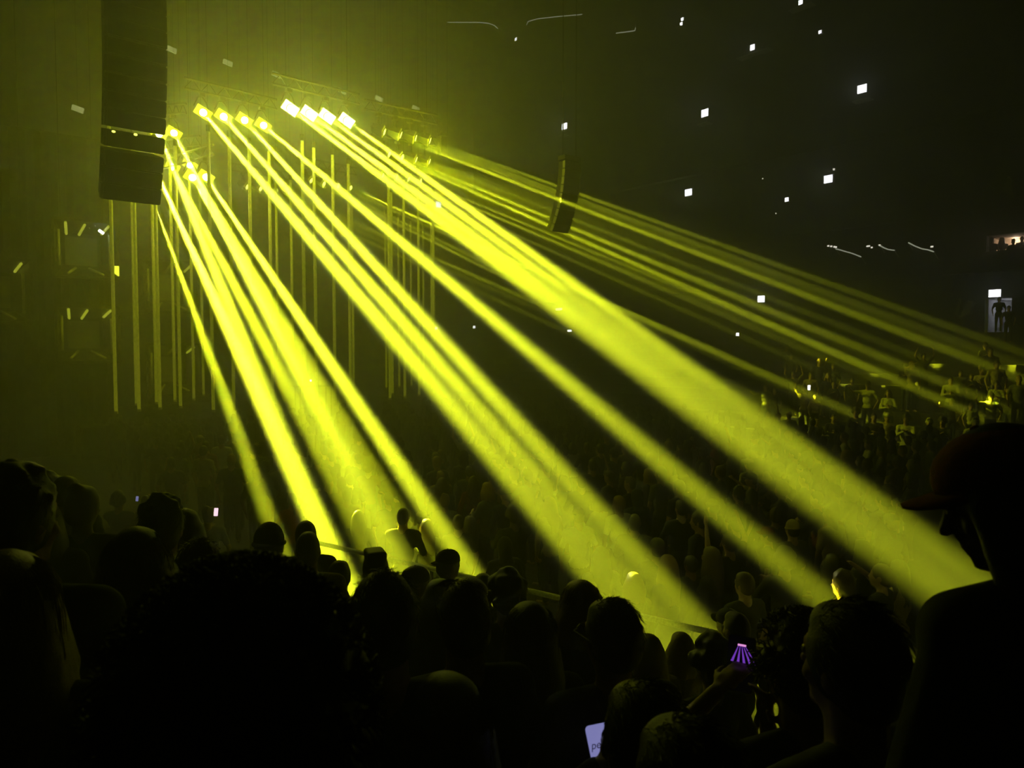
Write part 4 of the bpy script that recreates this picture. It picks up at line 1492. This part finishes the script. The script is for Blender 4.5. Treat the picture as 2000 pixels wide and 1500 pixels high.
# --- the dim crowd on the floor
taken += far_used
crowd = []
cr = random.Random(5)
b0, b1 = (r0 - dr * .15).xy.to_3d(), (r1 + dr * .12).xy.to_3d()
bn = Vector((-(b1 - b0).y, (b1 - b0).x, 0)).normalized()
if bn.x < 0:
    bn = -bn
y = -4.0
row = 0
while y < 29:
    sp = .92 if y < 13 else 1.02
    x = 4.7 + (row % 2) * sp / 2
    while x < 24.9:
        qx, qy = x + cr.uniform(-.18, .18), y + cr.uniform(-.18, .18)
        x += sp
        if (Vector((qx, qy, 0)) - b0).dot(bn) < .55 or qx < 4.95:
            continue
        if any((qx - a) ** 2 + (qy - b) ** 2 < .5 for a, b in taken):
            continue
        v = px_of((qx, qy, 1.7))
        if v is None or not (-30 < v[0] < 1990) or v[1] > 1260:
            continue
        if qy > 27.3 and qx < 11.5:
            continue
        if v[0] > 1790 and v[1] > 870:
            continue
        if v[0] < 480 and v[2] < 15 and cr.random() < .15:
            continue
        crowd.append((v[2], qx, qy, v[0], v[1]))
    y += sp * .9
    row += 1
crowd.sort()
N_IND = 300 - len(NEAR) - len(MID) - len(FAR) - 6
HAIRW = {'short': 'short-haired', 'long': 'long-haired', 'messy': 'tousle-haired', 'bob': 'bob-haired', 'buzz': 'close-cropped', 'tail': 'ponytailed', 'curly': 'curly-haired', 'bun': 'bun-haired'}
WEARW = {'cap': 'capped', 'hood': 'hooded', 'beanie': 'beanie-wearing'}
POSEW = {'down': '', 'fold': ' with folded arms', 'phone_one': ' lifting one hand', 'clap': ' clapping', 'up': ' with arms raised', 'wave': ' waving', 'point': ' pointing', 'out': ' with arms out', 'drink': ' holding a drink'}
WTS = [9, 8, 4, 4, 4, 4, 2, 3, 1, 2, 1, 2, 1, 1, 2]
LABELED = {}
rest = MB()
for n, (d, x, y, px, py) in enumerate(crowd):
    i = cr.choices(range(len(PROTO)), WTS)[0]
    H = PH[i] * cr.uniform(.95, 1.06)
    shirt = cr.choices(['black', 'navy', 'grey', 'green', 'beige', 'white', 'red'], [8, 4, 4, 2, 2, 1.4, 1])[0]
    hc = cr.choices(['black', 'brown', 'fair', 'grey'], [8, 7, 2, 1])[0]
    rz = face_stage(x, y, cr.uniform(-30, 30))
    if n < N_IND:
        e = person_object(protos[i], (x, y, 0), rz, SKIN[cr.choices((0, 1, 2), (6, 2, 2))[0]], hc, shirt, 'black', cr.choice(['black', 'navy', 'beige', 'grey']), H / PH[i], False)
        zx = ('before the stage' if px < 560 else 'under the brightest beams' if px < 950 else 'round the middle beam' if px < 1250 else 'left of rightmost beam' if px < 1600 else 'under the rightmost beam')
        zy = 'far rows' if py < 885 else 'middle rows' if py < 950 else 'nearer rows' if py < 1040 else 'nearest rows'
        who = WEARW.get(PROTO[i][2]) or HAIRW[PROTO[i][0]]
        if not PROTO[i][2] and hc in ('fair', 'grey'):
            who = hc + ' ' + who
        lab = f'{who} person in {shirt}{POSEW[PROTO[i][1]]}, {zy} {zx}'
        LABELED.setdefault(lab, []).append((px, e, f'dim floor crowd, {zy} {zx}'))
    else:
        M = Matrix.Translation((x, y, 0)) @ Matrix.Rotation(rz, 4, 'Z')
        m = MB()
        m.ell((0, 0, H - .12), (.085, .1, .125), t=SPHS).cap((0, 0, H - .42), .19, (0, 0, H - .9), .15, .6).cap((0, 0, H - .3), .06, (0, 0, H - .2), .06)
        for s in (-1, 1):
            m.cap((s * .2, 0, H - .36), .06, (s * .24, .08, H - .8), .045)
            m.cap((s * .09, 0, H - .9), .09, (s * .1, 0, .05), .055)
        m.xf(M)
        rest.add(m.v, m.f)
for lab, es in LABELED.items():
    es.sort(key=lambda t: t[0])
    for k, (px, e, grp) in enumerate(es):
        w = '' if len(es) == 1 else (', left of two', ', right of two')[k] if len(es) == 2 else f', {ORD[k]} from left'
        tag(e, lab + w, 'person', grp)
if rest.v:
    o = rest.build('distant_crowd', CLOTH['black'], None, True)
    tag(o, 'farthest dim mass of standing people near the stage end', 'crowd', None, 'stuff')
print('CROWD', len(crowd), 'individual', min(len(crowd), N_IND))
